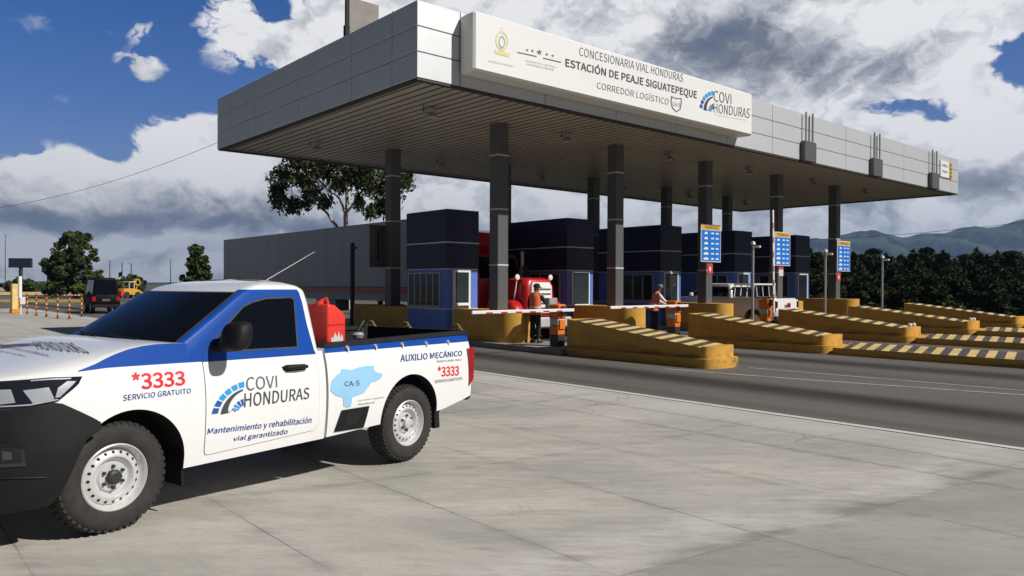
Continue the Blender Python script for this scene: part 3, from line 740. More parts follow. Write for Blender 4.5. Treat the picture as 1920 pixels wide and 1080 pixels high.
# ---------------------------------------------------------------- toll booths
def make_booth(i, label, y1, door):
    y0 = 18.44; x0, x1 = -.80, .42 if i == 0 else .54
    t = thing('toll_booth', label, 'toll booth', (CX[i], y0, road_z(CX[i])+.15), 0, 'navy and blue toll booths')
    D = y1-y0; h1 = 2.09; top = 3.86
    mb = MB(); mb.box((x0+.03, .03, 0), (x1-.03, D-.03, h1), 0); w = mb.build('wall', 'booth_blue', t, 0)
    mb = MB(); mb.box((x0, 0, h1+.002), (x1, D, top), 0, .012); p = mb.build('parapet', 'navy', t)
    mb = MB()
    for zz in (2.87,): mb.box((x0-.006, -.006, zz-.018), (x1+.006, D+.006, zz+.018))
    mb.build('white_band', 'band', p, 0)
    for lo, hi in (((x0+.022, .022, .86), (x1-.022, D-.022, .895)), ((x0+.02, .02, h1-.03), (x1-.02, D-.02, h1))): mb = MB(); mb.box(lo, hi); mb.build('sill_band', 'band', w, 0)
    def window(ax, a, b, z0, z1, n=1, fr='white_frame'):
        """frame and panes on the -y face (ax y) or the -x face (ax x)"""
        mb = MB(); gl = MB(); fw = .045
        def bx(m, p, q, r, s, d0, d1):
            if ax == 'y': m.box((p, .03-d1, r), (q, .03-d0, s))
            else: m.box((x0+.03-d1, p, r), (x0+.03-d0, q, s))
        bx(mb, a, b, z0, z0+fw, 0, .035); bx(mb, a, b, z1-fw, z1, 0, .035)
        for k in range(n+1):
            c = a+(b-a-fw)*k/n; bx(mb, c, c+fw, z0+fw, z1-fw, 0, .035)
        bx(gl, a+fw, b-fw, z0+fw, z1-fw, -.01, .008)
        f = mb.build('window', fr, t, 0); gl.build('pane', 'booth_glass', f, 0)
    if door:
        mb = MB(); a, b = -.56, .08; fw = .07
        mb.box((a, -.03, 0), (a+fw, .028, 2.05)); mb.box((b-fw, -.03, 0), (b, .028, 2.05)); mb.box((a+fw, -.03, 1.98), (b-fw, .028, 2.05)); mb.box((a+fw, -.03, .98), (b-fw, .028, 1.06))
        d = mb.build('door', 'white_frame', t, 0)
        mb = MB(); mb.box((a+fw, -.005, 1.06), (b-fw, .02, 1.98)); mb.box((a+fw, -.005, .02), (b-fw, .02, .98)); mb.build('pane', 'booth_glass', d, 0)
        mb = MB(); mb.tube([(a+.03, -.03, 1.02), (a+.03, -.07, 1.02), (a+.12, -.07, 1.02)], .012); mb.build('handle', 'grey_post', d)
        window('x', .35, D-.12, .92, 1.98, 5, 'grey_post')
    else:
        window('y', x0+.26, x1-.22, .87, 2.04)
        window('x', .35, 1.9, .92, 1.98, 3, 'grey_post')
    return t
bl = ['navy topped toll booth with a white framed glass door, nearest the pickup',
      'navy topped toll booth right of the red truck, window over a sunlit blue wall',
      'navy topped toll booth behind the worker leaning at the gate',
      'navy topped toll booth behind the white barred pickup and blue rate board',
      'farthest navy toll booth, between two rate boards with dark trees right of it']
for i in range(5): make_booth(i, bl[i], BE[i], i == 0)

# ---------------------------------------------------------------- barrier gates
def make_gate(i, label, y, dx, length, up=False, tip=.35):
    t = thing('barrier_gate', label, 'barrier', (CX[i]+dx, y, road_z(CX[i])+.15), 0, 'toll lane barriers')
    mb = MB(); mb.box((-.13, -.16, 0), (.13, .16, .30), 0, .015); mb.box((-.13, -.16, .301), (.13, .16, .55), 1, .015); mb.box((-.13, -.16, .551), (.13, .16, .72), 2, .015)
    mb.box((-.15, -.19, .721), (.15, .19, 1.10), 1, .03); mb.box((-.10, -.20, .45), (.10, -.161, .70), 1, .01)
    mb.build('cabinet', ['orange_d', 'orange', 'reflective'], t)
    mb = MB(); mb.lathe([(0, -.30), (.11, -.29), (.11, -.20)], axis='y', c=(0, 0, .95), n=18); mb.build('pivot', 'dark_metal', t)
    h = .042; L = length+tip
    # white arm with the red bars only on its lower half
    mb2 = MB(); mb2.box((tip-L, -.335, .95-h), (tip, -.295, .95+h), 0, .012)
    for k in range(6):
        a = tip-.45-(L-.6)*k/6; mb2.box((a-.20, -.339, .95-h+.004), (a, -.3355, .95), 1)
    arm = mb2.build('arm', ['white', 'red'], t, 0)
    if up:
        # pivot the arm up about its axle
        arm.location = (0, 0, .95); me = arm.data
        for v in me.vertices: v.co.z -= .95
        arm.rotation_euler = (0, R_(88.5), 0)
    return t
make_gate(0, 'orange barrier gate beside the worker at the nearest island, arm lowered', 14.45, -.10, 3.1, tip=.30)
make_gate(1, 'orange barrier gate the second worker leans on, arm lowered', 14.5, -.12, 3.25, tip=.30)
make_gate(2, 'orange and black barrier gate with its white arm raised upright', 14.40, -.10, 3.2, True)
tp = thing('payment_post', 'grey reader box on a white post in front of the first worker', 'payment terminal', (14.42, 15.02, .15))
mb = MB(); mb.tube([(0, 0, 0), (0, 0, .9)], .035); mb.build('post', 'white', tp)
mb = MB(); mb.box((-.16, -.09, .88), (.16, .09, 1.26), 0, .02); mb.build('reader_box', 'grey_post', tp)

# ---------------------------------------------------------------- rate boards, placards, camera poles
def make_rate(i, label, dx, z0, plac):
    t = thing('rate_board', label, 'sign', (CX[i]+dx, 16.762, z0), 0, 'blue toll rate boards')
    w, h = 1.26, 1.40
    mb = MB(); mb.box((-w/2, -.05, 0), (w/2, -.005, h), 0, .008); mb.build('board', 'white_frame', t)
    mb = MB(); mb.box((-w/2+.035, -.056, .035), (w/2-.035, -.051, h-.22)); mb.build('blue_panel', 'rate_blue', t, 0)
    mb = MB(); mb.box((-w/2+.035, -.056, h-.20), (w/2-.035, -.051, h-.025)); hd = mb.build('header', 'rate_gold', t, 0)
    mb = MB(); put_text(mb, 'TARIFAS', quad((-.45, -.058, h-.165), (.45, -.058, h-.165), (-.45, -.058, h-.06), (.45, -.058, h-.06)), 0, .02); build_lines(mb, 'trim', hd)
    mb = MB()
    for r in range(6):
        z = h-.37-r*.19; L = .13+.03*min(r, 4)
        mb.add([(-.30-L/2-.05, -.0585, z), (-.30+L/2, -.0585, z), (-.30+L/2, -.0585, z+.045), (-.30+L/2-.05, -.0585, z+.09), (-.30-L/2+.03, -.0585, z+.09), (-.30-L/2-.05, -.0585, z+.05)], [tuple(range(6))])
        for cx in (.08, .38): mb.add([(cx-.09, -.0585, z+.015), (cx+.09, -.0585, z+.015), (cx+.09, -.0585, z+.07), (cx-.09, -.0585, z+.07)], [(0, 1, 2, 3)])
    mb.build('printed_table', 'white', t, 0)
    return t
make_rate(2, 'blue toll rate board on the third front column, left of the raised arm', .0, 2.64, 0)
make_rate(3, 'blue toll rate board on the fourth front column, touching the raised arm', .03, 2.60, 1)
make_rate(4, 'blue toll rate board on the last front column, against the dark trees', .40, 2.45, 0)
for i, z, mt, lab in ((2, 2.2, 'placard', 'small red placard under the rate board on the third front column'), (3, 2.18, 'wall_white', 'small white placard with red strip under the middle rate board'), (4, 2.0, 'placard', 'small red placard under the last rate board')):
    mb = MB(); mb.box((-.17, -.02, 0), (.17, -.004, .38)); t = mb.build('placard', mt, None, 0); t.location = (CX[i], 16.77, z); tag(t, lab, 'placard')
    mb = MB()
    if i == 3: mb.box((-.17, -.026, .27), (.17, -.021, .38)); mb.build('red_strip', 'placard', t, 0)
    else: mb.add([(-.03, -.0225, .1), (.03, -.0225, .1), (.06, -.0225, .2), (0, -.0225, .3), (-.06, -.0225, .2)], [(0, 1, 2, 3, 4)]); mb.build('mark', 'white', t, 0)
for i, lab in ((0, 'dark board back fixed to the rear column left of the nearest booth'), (1, 'dark board back on the rear column behind the red truck cab')):
    mb = MB(); mb.box((-.78, 0, 0), (.45, .06, 1.45), 0, .01); t = mb.build('rate_board', 'column', None); t.location = (CX[i], 22.905, 2.35); tag(t, lab, 'sign', 'dark backs of rate boards')
    mb = MB(); mb.box((-.5, -.03, .2), (-.44, -.001, 1.25)); mb.box((.2, -.03, .2), (.26, -.001, 1.25)); mb.build('bracket', 'dark_metal', t, 0)
pole0 = None
for x, y, lab, m_, h in ((CX[2], 14.96, 'thin grey camera pole in front of the white pickup', 'grey_post', 3.0), (CX[3], 14.84, 'thin grey camera pole left of the last front column', 'grey_post', 2.85), (CX[4]-.1, 14.75, 'thin grey camera pole standing alone against the pine wood', 'grey_post', 2.7),
                       (CX[0], 25.5, 'dark camera pole in front of the grey trailer', 'dark_metal', 3.05)):
    t = thing('camera_pole', lab, 'camera pole', (x, y, road_z(x)+.15), 0, 'camera poles on the islands')
    mb = MB(); mb.box((-.1, -.1, 0), (.1, .1, .02)); mb.tube([(0, 0, .02), (0, 0, h)], .042 if m_ == 'grey_post' else .085, 10); mb.build('pole', m_, t)
    mb = MB(); mb.tube([(0, 0, h-.12), (-.02, -.2, h-.09)], .02, 6); mb.box((-.07, -.30, h-.13), (.03, -.12, h-.05), 0, .015); mb.lathe([(0, .12), (.06, .1), (.09, 0)], c=(0, 0, h), n=12); mb.build('camera', m_ if m_ == 'dark_metal' else 'white', t)

# ---------------------------------------------------------------- the pickup in the foreground
from mathutils.bvhtree import BVHTree
HD = R_(15.0); PO = Vector((1.399, 5.829, 0)); WD = 1.86; HW = WD/2
PM = Matrix.Translation(PO) @ Matrix.Rotation(HD, 4, 'Z'); PMI = PM.inverted()
pk = thing('pickup_truck', 'white single cab pickup with blue upper band and road company lettering', 'pickup', PO, HD)
def interp(x, pts):
    if x <= pts[0][0]: return pts[0][1]
    for (a, b), (c, d) in zip(pts, pts[1:]):
        if x <= c: return b+(d-b)*(x-a)/(c-a)
    return pts[-1][1]
def fs(s, z):
    """how far the flank lies inside the widest line"""
    if z > 1.05: t = .03+(z-1.05)*.30
    elif z > .75: t = .03*((z-.75)/.30)**2
    else: t = .025*((.75-z)/.35)**2
    if s < -.1: t += HW*(1-max(0., 1-min(1., (-.1-s)/.80)**2.6)**(1/2.6))
    if s > 3.9: t += .02*((s-3.9)/.25)**2
    return t
def patch(poly, off, mi=0, mb=None, du=.06, far=False, ff=None):
    """a sheet lying on the flank, following its curve"""
    bm = bmesh.new(); vs = [bm.verts.new((p[0], 0, p[1])) for p in poly]; bm.faces.new(vs)
    s0 = min(p[0] for p in poly); s1 = max(p[0] for p in poly); z0 = min(p[1] for p in poly); z1 = max(p[1] for p in poly)
    for lo, hi, no in ((s0, s1, (1, 0, 0)), (z0, z1, (0, 0, 1))):
        k = math.floor(lo/du)+1
        while k*du < hi:
            bmesh.ops.bisect_plane(bm, geom=bm.verts[:]+bm.edges[:]+bm.faces[:], plane_co=Vector(no)*k*du, plane_no=no, dist=1e-5); k += 1
    for v in bm.verts:
        t = (ff or fs)(v.co.x, v.co.z)-off; v.co.y = WD-t if far else t
    mb = mb or MB(); mb.bm(bm, mi); bm.free(); return mb
def inflate(poly, d):
    out = []; n = len(poly); ar = sum(poly[i][0]*poly[(i+1) % n][1]-poly[(i+1) % n][0]*poly[i][1] for i in range(n)); sg_ = 1 if ar > 0 else -1
    for i in range(n):
        a, b, c = (Vector((*poly[k % n], 0)) for k in (i-1, i, i+1)); e1 = (b-a).normalized(); e2 = (c-b).normalized()
        n1 = Vector((e1.y, -e1.x, 0))*sg_; n2 = Vector((e2.y, -e2.x, 0))*sg_; m = (n1+n2); m = m.normalized()/max(.4, m.normalized().dot(n1)); q = b+m*d; out.append((q.x, q.y))
    return out
ZSH = [(-.9, 1.09), (-.64, 1.125), (-.25, 1.15), (-.1, 1.195), (.02, 1.245), (.19, 1.29), (.4, 1.305), (.6, 1.295), (.78, 1.158), (1.92, 1.15)]
ZC = [(-.9, 1.10), (-.64, 1.16), (-.4, 1.205), (0, 1.278), (.2, 1.308), (.4, 1.318), (.6, 1.298), (.78, 1.158), (1.92, 1.15)]
def zstr(s): return interp(s, [(-.25, 1.15), (-.02, 1.162), (.5, 1.152), (1.06, 1.136), (1.9, 1.124), (2.6, 1.117), (4.12, 1.105)])
st = [-.894, -.885, -.86, -.82, -.76, -.69, -.6, -.5, -.4, -.3, -.22, -.16, -.1, -.03, .05, .15, .25, .36, .48, .6, .69, .78, .95, 1.15, 1.4, 1.65, 1.85, 1.93]
vs = []; cols = None
for s in st:
    zb = interp(s, [(-.9, .62), (-.29, .62), (.4, .34), (1.9, .34)]); zst = min(zstr(s), interp(s, ZSH)-.006); zs = interp(s, ZSH); zc = interp(s, ZC)
    half = [(HW, zb), (fs(s, zb)+.12, zb)]
    for k in range(9): z = zb+.015+(zst-zb-.015)*k/8; half.append((fs(s, z), z))
    for k in (1, 2, 3): z = zst+(zs-zst)*k/3; half.append((fs(s, z), z))
    t0 = fs(s, zs); sp = HW-t0
    half += [(t0+sp*.02, zs+min(.012, (zc-zs)*.25)), (t0+sp*.07, zs+(zc-zs)*.45), (t0+sp*.2, zs+(zc-zs)*.72), (t0+sp*.38, zs+(zc-zs)*.88), (t0+sp*.65, zs+(zc-zs)*.97), (HW, zc)]
    ringp = half+[(WD-t, z) for t, z in reversed(half[1:-1])]; cols = len(ringp)
    vs += [(s, min(t, HW-.0001) if t < HW else t, z) for t, z in ringp]
nh = len(half); fc = []; fm = []
for i in range(len(st)-1):
    for k in range(cols):
        j = (k+1) % cols; fc.append((i*cols+k, i*cols+j, (i+1)*cols+j, (i+1)*cols+k))
        kk = k if k < nh-1 else 2*nh-3-k; blue = 10 <= kk <= 12 and st[i] >= -.23 and st[i+1] < 1.89
        fm.append(1 if blue else 0)
fc += [tuple(range(cols)), tuple((len(st)-1)*cols+k for k in range(cols-1, -1, -1))]; fm += [0, 0]
mb = MB(); mb.add(vs, fc, fm); body = mb.build('body', ['car_white', 'car_blue', 'dark'], pk, 30)
def arch(o, s, z, r, t0, t1):
    mb = MB(); mb.lathe([(0, t0), (r, t0), (r, t1), (0, t1)], axis='y', c=(s, 0, z), n=48, mi=2)
    c = mb.build('cut', ['car_white', 'car_blue', 'dark'], pk, 0)
    boolean(o, c)
body.parent = None
def arches(o, s, z, r):
    for t0, t1 in ((-.3, .42), (WD-.42, WD+.3)):
        mb = MB(); mb.lathe([(0.0001, t0), (r, t0), (r, t1), (0.0001, t1)], axis='y', c=(s, 0, z), n=48, mi=2)
        mb.box((s-r, t0, -.2), (s+r, t1, z), 2)
        mb2 = MB(); mb2.prism([(s+r*math.cos(R_(a)), z+r*math.sin(R_(a))) for a in range(0, 181, 6)]+[(s-r*.96, -.3), (s+r*.98, -.3)], 'y', t0, t1, 2)
        c = mb2.build('cut', ['car_white', 'car_blue', 'dark'], None, 0); boolean(o, c)
arches(body, .125, .44, .415); finish(body.data, 30); body.parent = pk
bvh = BVHTree.FromPolygons([v.co for v in body.data.vertices], [tuple(p.vertices) for p in body.data.polygons])
def on_body(px, py, off=.004):
    o = PMI @ CAM; d = PMI.to_3x3() @ ray(px, py); h = bvh.ray_cast(o, d.normalized())
    return h[0]+h[1]*off if h[0] else None
def ppt(px, py, t):
    o = PMI @ CAM; d = PMI.to_3x3() @ ray(px, py); return o+d*((t-o.y)/d.y)

# cab: rings of a rounded plan, leaning in towards the roof
def cs_f(z): return interp(z, [(1.10, .25), (1.30, .548), (1.673, 1.149), (1.705, 1.215), (1.735, 1.30), (1.765, 1.43), (1.785, 1.62)])
def cs_r(z): return interp(z, [(1.10, 1.945), (1.60, 1.935), (1.68, 1.92), (1.71, 1.90), (1.735, 1.865), (1.765, 1.78), (1.785, 1.68)])
def c_t(z): return fs(1., z)+.002 if z <= 1.70 else interp(z, [(1.70, fs(1, 1.70)+.002), (1.735, .255), (1.765, .33), (1.785, .48)])
def bow(z): return interp(z, [(1.1, .10), (1.35, .08), (1.67, .05), (1.785, .04)])
zr_ = [1.10, 1.13, 1.2, 1.3, 1.4, 1.5, 1.58, 1.64, 1.68, 1.705, 1.722, 1.737, 1.752, 1.767, 1.778, 1.785]
vs = []; tags = None
for z in zr_:
    a, b, t = cs_f(z), cs_r(z), c_t(z); rf, rr = .07, .12; P = []; tg = []
    for k in range(6): an = R_(180+90*k/5); P.append((a+rf+rf*math.cos(an), t+rf+rf*math.sin(an))); tg.append('A')
    for k in range(1, 8): P.append((a+rf+(b-rr-a-rf)*k/8, t)); tg.append('S')
    for k in range(6): an = R_(270+90*k/5); P.append((b-rr+rr*math.cos(an), t+rr+rr*math.sin(an))); tg.append('R%d' % k)
    for k in range(1, 5): P.append((b+.01*math.sin(math.pi*k/5), t+rr+(WD-2*(t+rr))*k/5)); tg.append('B')
    for k in range(6): an = R_(0+90*k/5); P.append((b-rr+rr*math.cos(an), WD-t-rr+rr*math.sin(an))); tg.append('R%d' % (5-k))
    for k in range(1, 8): P.append((b-rr+(a+rf-b+rr)*k/8, WD-t)); tg.append('S')
    for k in range(6): an = R_(90+90*k/5); P.append((a+rf+rf*math.cos(an), WD-t-rf+rf*math.sin(an))); tg.append('A')
    for k in range(1, 12): u = k/12; P.append((a-bow(z)*(1-(2*u-1)**2), WD-t-rf-(WD-2*(t+rf))*u)); tg.append('F')
    vs += [(p[0], p[1], z) for p in P]; n = len(P)
fc = []; fm = []
for i in range(len(zr_)-1):
    for k in range(n):
        j = (k+1) % n; fc.append((i*n+k, i*n+j, (i+1)*n+j, (i+1)*n+k)); a, b = tags_ = (tg[k], tg[j])
        bl_ = zr_[i] < 1.70 and all(q in ('A', 'S', 'R0') for q in (a, b)); fm.append(1 if bl_ else 0)
ctr = len(vs); vs.append((1.60, HW, 1.797)); i = len(zr_)-1
for k in range(n): fc.append((i*n+k, i*n+(k+1) % n, ctr)); fm.append(0)
mb = MB(); mb.add(vs, fc, fm); cab = mb.build('cab', ['car_white', 'car_blue'], pk, 40)
# windscreen
def ws(u, z, off):
    t = c_t(z)+.028; s = cs_f(z)-bow(z)*(1-(2*u-1)**2); return (s-off*.85+.012*(abs(2*u-1)**8), t+(WD-2*t)*u, z+off*.5)
def wsgrid(u0, u1, z0, z1, off, nu=24, nz=8):
    mb = MB(); mb.add([ws(u0+(u1-u0)*i/nu, z0+(z1-z0)*j/nz, off) for i in range(nu+1) for j in range(nz+1)], [(i*(nz+1)+j, (i+1)*(nz+1)+j, (i+1)*(nz+1)+j+1, i*(nz+1)+j+1) for i in range(nu) for j in range(nz)]); return mb
wsgrid(0, 1, 1.275, 1.682, .009).build('windscreen_seal', 'seam', pk, 60)
wsgrid(.012, .988, 1.285, 1.672, .012).build('windscreen', 'glass', pk, 60)
mb = MB()
for u0, u1 in ((.25, .55), (.62, .9)): mb.tube([ws(u0, 1.30, .03), ws((u0+u1)/2, 1.308, .035), ws(u1, 1.325, .03)], .008, 6)
mb.build('wiper', 'plastic', pk)
mb = MB(); mb.add([ws(i/16, z, o) for i in range(17) for z, o in ((1.283, .016), (1.235, .05))], [(2*i, 2*i+2, 2*i+3, 2*i+1) for i in range(16)]); mb.build('cowl', 'plastic', pk, 60)
# doors, side glass, handles
dlow = [(.716, 1.143), (.712, .9), (.705, .46), (.715, .43), (.74, .424), (1.79, .452), (1.83, .475), (1.84, .51), (1.845, .9), (1.84, 1.124)]
dup_ = [(.716, 1.146), (.735, 1.2), (.80, 1.295), (1.0, 1.475), (1.16, 1.60), (1.25, 1.637), (1.45, 1.66), (1.72, 1.664), (1.775, 1.645), (1.79, 1.60), (1.84, 1.126)]
dwin = [(.815, 1.222), (.905, 1.333), (1.04, 1.45), (1.175, 1.555), (1.27, 1.592), (1.42, 1.622), (1.69, 1.628), (1.715, 1.612), (1.652, 1.205)]
whole = dlow[:-1]+[(1.84, 1.125)]+list(reversed(dup_))[1:]
for far in (False, True):
    mb = patch(inflate(whole, .0035), .0022, far=far); sm = mb.build('door', 'seam', pk, 60)
    mb = patch(dlow, .0045, 0, far=far); patch(dup_, .0045, 1, mb, far=far); mb.build('skin', ['car_white', 'car_blue'], sm, 60)
    patch(inflate(dwin, .014), .0065, far=far).build('window_seal', 'seam', sm, 60); patch(dwin, .008, far=far).build('window', 'glass', sm, 60)
    mb = MB(); q = lambda t: WD-t if far else t
    patch([(1.45, 1.045), (1.50, 1.058), (1.70, 1.05), (1.735, 1.03), (1.70, 1.0), (1.50, 1.0), (1.46, 1.015)], .006, 0, mb, far=far)
    mb.tube([(1.475, q(.02), 1.032), (1.49, q(-.012), 1.034), (1.60, q(-.02), 1.036), (1.695, q(-.012), 1.03), (1.71, q(.02), 1.026)], [.012, .016, .018, .016, .012], 8); mb.build('handle', 'plastic', sm)
# mirrors
for far in (False, True):
    mb = MB(); q = lambda t: WD-t if far else t
    bm = bmesh.new(); bmesh.ops.create_uvsphere(bm, u_segments=20, v_segments=12, radius=1)
    for v in bm.verts:
        x, y, z = v.co; sgn = lambda a: (1 if a > 0 else -1)*abs(a)**.65
        v.co = Vector((.885+.085*sgn(x)+.03*z, q(-.13+.135*sgn(y)), 1.34+.118*sgn(z)-.008*sgn(y))) if not far else Vector((.98+.10*sgn(x), q(.02+.05*sgn(y)), 1.33+.10*sgn(z)))
    mb.bm(bm, 0); bm.free(); mi_ = mb.build('mirror', 'plastic', pk, 50)
    mb = MB(); mb.tube([(.86, q(.10), 1.25), (.87, q(.04), 1.262), (.88, q(-.06), 1.30)], [.05, .035, .03]); mb.build('arm', 'plastic', mi_)
# bed: outer shell minus its well and the wheel arches
sb = [1.958, 2.2, 2.6, 2.8, 3.1, 3.4, 3.6, 3.8, 3.95, 4.06, 4.12]; vs = []; fm = []; fc = []
for s in sb:
    zb = interp(s, [(1.95, .345), (2.6, .36), (3.55, .37), (4.12, .475)]); zst = zstr(s); zt_ = interp(s, [(1.95, 1.168), (4.12, 1.19)])
    half = [(HW, zb), (fs(s, zb)+.1, zb)]+[(fs(s, zb+.015+(zst-zb-.015)*k/8), zb+.015+(zst-zb-.015)*k/8) for k in range(9)]+[(fs(s, zst+(zt_-zst)*k/2), zst+(zt_-zst)*k/2) for k in (1, 2)]+[(HW, zt_)]
    rp_ = half+[(WD-t, z) for t, z in reversed(half[1:-1])]; cols = len(rp_); nh = len(half); vs += [(s, t, z) for t, z in rp_]
for i in range(len(sb)-1):
    for k in range(cols):
        j = (k+1) % cols; fc.append((i*cols+k, i*cols+j, (i+1)*cols+j, (i+1)*cols+k)); kk = k if k < nh-1 else 2*nh-3-k
        fm.append(1 if kk in (10, 11) else 0)
fc += [tuple(range(cols)), tuple((len(sb)-1)*cols+k for k in range(cols-1, -1, -1))]; fm += [0, 0]
mb = MB(); mb.add(vs, fc, fm); bed = mb.build('bed', ['car_white', 'car_blue', 'dark'], None, 30)
mb = MB(); mb.box((2.02, .13, .66), (4.05, WD-.13, 1.6), 2); boolean(bed, mb.build('cut', ['car_white', 'car_blue', 'dark'], None, 0))
arches(bed, 3.085, .40, .43); finish(bed.data, 30); bed.parent = pk
mb = MB()
for t0, t1 in ((.058, .15), (WD-.15, WD-.058)): mb.add([(s, t, z) for s, z in ((1.965, 1.17), (4.115, 1.192)) for t, z in ((t0, z), (t1, z), (t1-.008, z+.042), (t0+.012, z+.042))], [(0, 1, 5, 4), (1, 2, 6, 5), (2, 3, 7, 6), (3, 0, 4, 7), (0, 3, 2, 1), (4, 5, 6, 7)])
mb.box((1.97, .152, 1.17), (2.03, WD-.152, 1.214)); mb.box((4.05, .152, 1.19), (4.135, WD-.152, 1.232)); mb.build('bed_rail', 'plastic', bed, 0)
for px, py in ((650, 651), (703, 648), (753, 645), (798, 643), (839, 640)):
    p = ppt(px, py, .05); mb = MB(); mb.lathe([(0, .02), (.014, .015), (.016, 0), (.012, -.02)], axis='y', c=(p.x, .045, p.z), n=10); mb.tube([(p.x, .04, p.z), (p.x+.012, .035, p.z-.035)], .009, 6); mb.build('cover_hook', 'white', bed)
for t in (1.56, .98, .2):
    mb = MB(); mb.tube([(4.07, t-.09, 1.225), (4.075, t-.02, 1.295), (4.08, t+.02, 1.30), (4.09, t+.09, 1.225)], .013, 6); mb.lathe([(0, .0), (.035, .015), (0, .04)], c=(4.08, t, 1.228), n=10); mb.build('tie_down_hook', 'brass', bed)
mb = MB(); mb.box((4.121, .11, .55), (4.142, WD-.11, 1.188), 0, .008); mb.build('tailgate', 'car_white', pk)
mb = MB(); mb.box((4.143, .75, .92), (4.16, WD-.75, 1.0)); mb.build('handle', 'plastic', pk.children[-1], 0)
for far in (False, True):
    q = lambda t: WD-t if far else t; a, b = sorted((q(.018), q(.125)))
    mb = MB(); mb.prism([(4.05, 1.028), (4.16, 1.045), (4.165, .95), (4.15, .68), (4.128, .655), (4.06, .60)], 'y', a-(0 if far else .012), b+(.012 if far else 0)); tl = mb.build('taillight', 'tail', pk, 30)
    mb = MB(); mb.box((4.158, a+.02, .74), (4.168, b-.02, .81)); mb.build('lens', 'reflective', tl, 0)
mb = MB(); mb.box((4.10, .075, .43), (4.21, WD-.075, .575), 0, .03); mb.build('rear_bumper', 'plastic', pk)
patch([(2.115, .588), (2.475, .583), (2.42, .38), (2.04, .396)], .010).build('side_vent', 'plastic', bed, 60)
patch([(2.19, .552), (2.375, .55), (2.335, .43), (2.165, .437)], .0125).build('vent_recess', 'dark', bed, 60)
# front end: bumper skin wrapped round the nose, lamps, grille
def nose(a, z):
    """a runs 0..1 from the near arch round the nose to the far arch"""
    if a > .5: p = nose(1-a, z); return (p[0], WD-p[1])
    th = a/.5; s = -.105-.795*min(1, th*1.75)**1.0 if th < .571 else -.9
    if th < .571: return (s, fs(s, max(z, .6)))
    t0 = fs(-.8999, .75); k = (th-.571)/.429; return (-.9-.02*math.sin(k*math.pi/2), t0+(HW-t0)*k)
vs = []; na, nz = 60, 10
for i in range(na+1):
    a = i/na; aa = min(a, 1-a); s = nose(aa, .75)[0]
    top = interp(-s, [(.10, .80), (.122, .82), (.36, .972), (.64, .936), (.9, .92)]); bot = interp(-s, [(.10, .76), (.21, .70), (.26, .58), (.31, .44), (.40, .30), (.65, .27), (.9, .26)])
    for j in range(nz+1):
        z = bot+(top-bot)*j/nz; p = nose(a, z); tuck = .055*max(0, (.42-z)/.16)**1.5; sg_ = 1 if a <= .5 else -1
        swell = .018+.022*math.exp(-((z-.62)/.16)**2); s_, t_ = p
        dirn = Vector((-.35-1.*min(1, max(0, (-s_-.25)/.5)), -sg_*(1 if aa < .3 else .2), 0)).normalized()
        vs.append((s_+dirn.x*(swell-tuck), t_+dirn.y*(swell-tuck), z))
mb = MB(); mb.add(vs, [(i*(nz+1)+j, (i+1)*(nz+1)+j, (i+1)*(nz+1)+j+1, i*(nz+1)+j+1) for i in range(na) for j in range(nz)]); bp_ = mb.build('front_bumper', 'plastic', None, 40)
md = bp_.modifiers.new('thick', 'SOLIDIFY'); md.thickness = .02; md.offset = 0; bake(bp_, 40); bp_.parent = pk
fb = BVHTree.FromPolygons([v.co for v in bp_.data.vertices], [tuple(p.vertices) for p in bp_.data.polygons])
def on_bumper(px, py, off):
    o = PMI @ CAM; d = PMI.to_3x3() @ ray(px, py); h = fb.ray_cast(o, d.normalized()); return h[0]-d.normalized()*off if h[0] else ppt(px, py, .2)
def px_patch(poly, cast, off, name, m, parent):
    """a panel set into the surface seen along the outline's rays"""
    mb = MB(); mb.add([cast(*p, off) for p in poly], [tuple(range(len(poly)))]); return mb.build(name, m, parent, 0)
def px_grid(tl, tr, bl, br, off, nu=10, nv=8):
    mb = MB(); P_ = []
    for a in range(nu+1):
        for b in range(nv+1):
            u, v = a/nu, b/nv; P_.append(on_bumper((tl[0]*(1-u)+tr[0]*u)*(1-v)+(bl[0]*(1-u)+br[0]*u)*v, (tl[1]*(1-u)+tr[1]*u)*(1-v)+(bl[1]*(1-u)+br[1]*u)*v, off))
    return mb.add(P_, [(a*(nv+1)+b, (a+1)*(nv+1)+b, (a+1)*(nv+1)+b+1, a*(nv+1)+b+1) for a in range(nu) for b in range(nv)])
px_grid((-30, 831), (44, 834), (-30, 879), (49, 874), .008).build('fog_lamp_recess', 'lamp_black', bp_, 60)
px_grid((-30, 839), (37, 841), (-30, 872), (41, 868), .012).build('recess', 'dark', bp_, 60)
px_grid((4, 846), (22, 848), (4, 864), (23, 862), .015, 4, 4).build('fog_lamp', 'seam', bp_, 60)
mb = MB(); mb.tube([on_bumper(q, 897-.02*q, .004) for q in range(-30, 96, 9)], .006, 6); mb.build('lip', 'plastic', bp_)
hl = [(-.200, 1.122), (-.23, 1.075), (-.362, .978), (-.50, .953), (-.66, .945), (-.82, .95), (-.87, 1.0), (-.87, 1.085), (-.80, 1.105), (-.64, 1.123), (-.4, 1.132)]
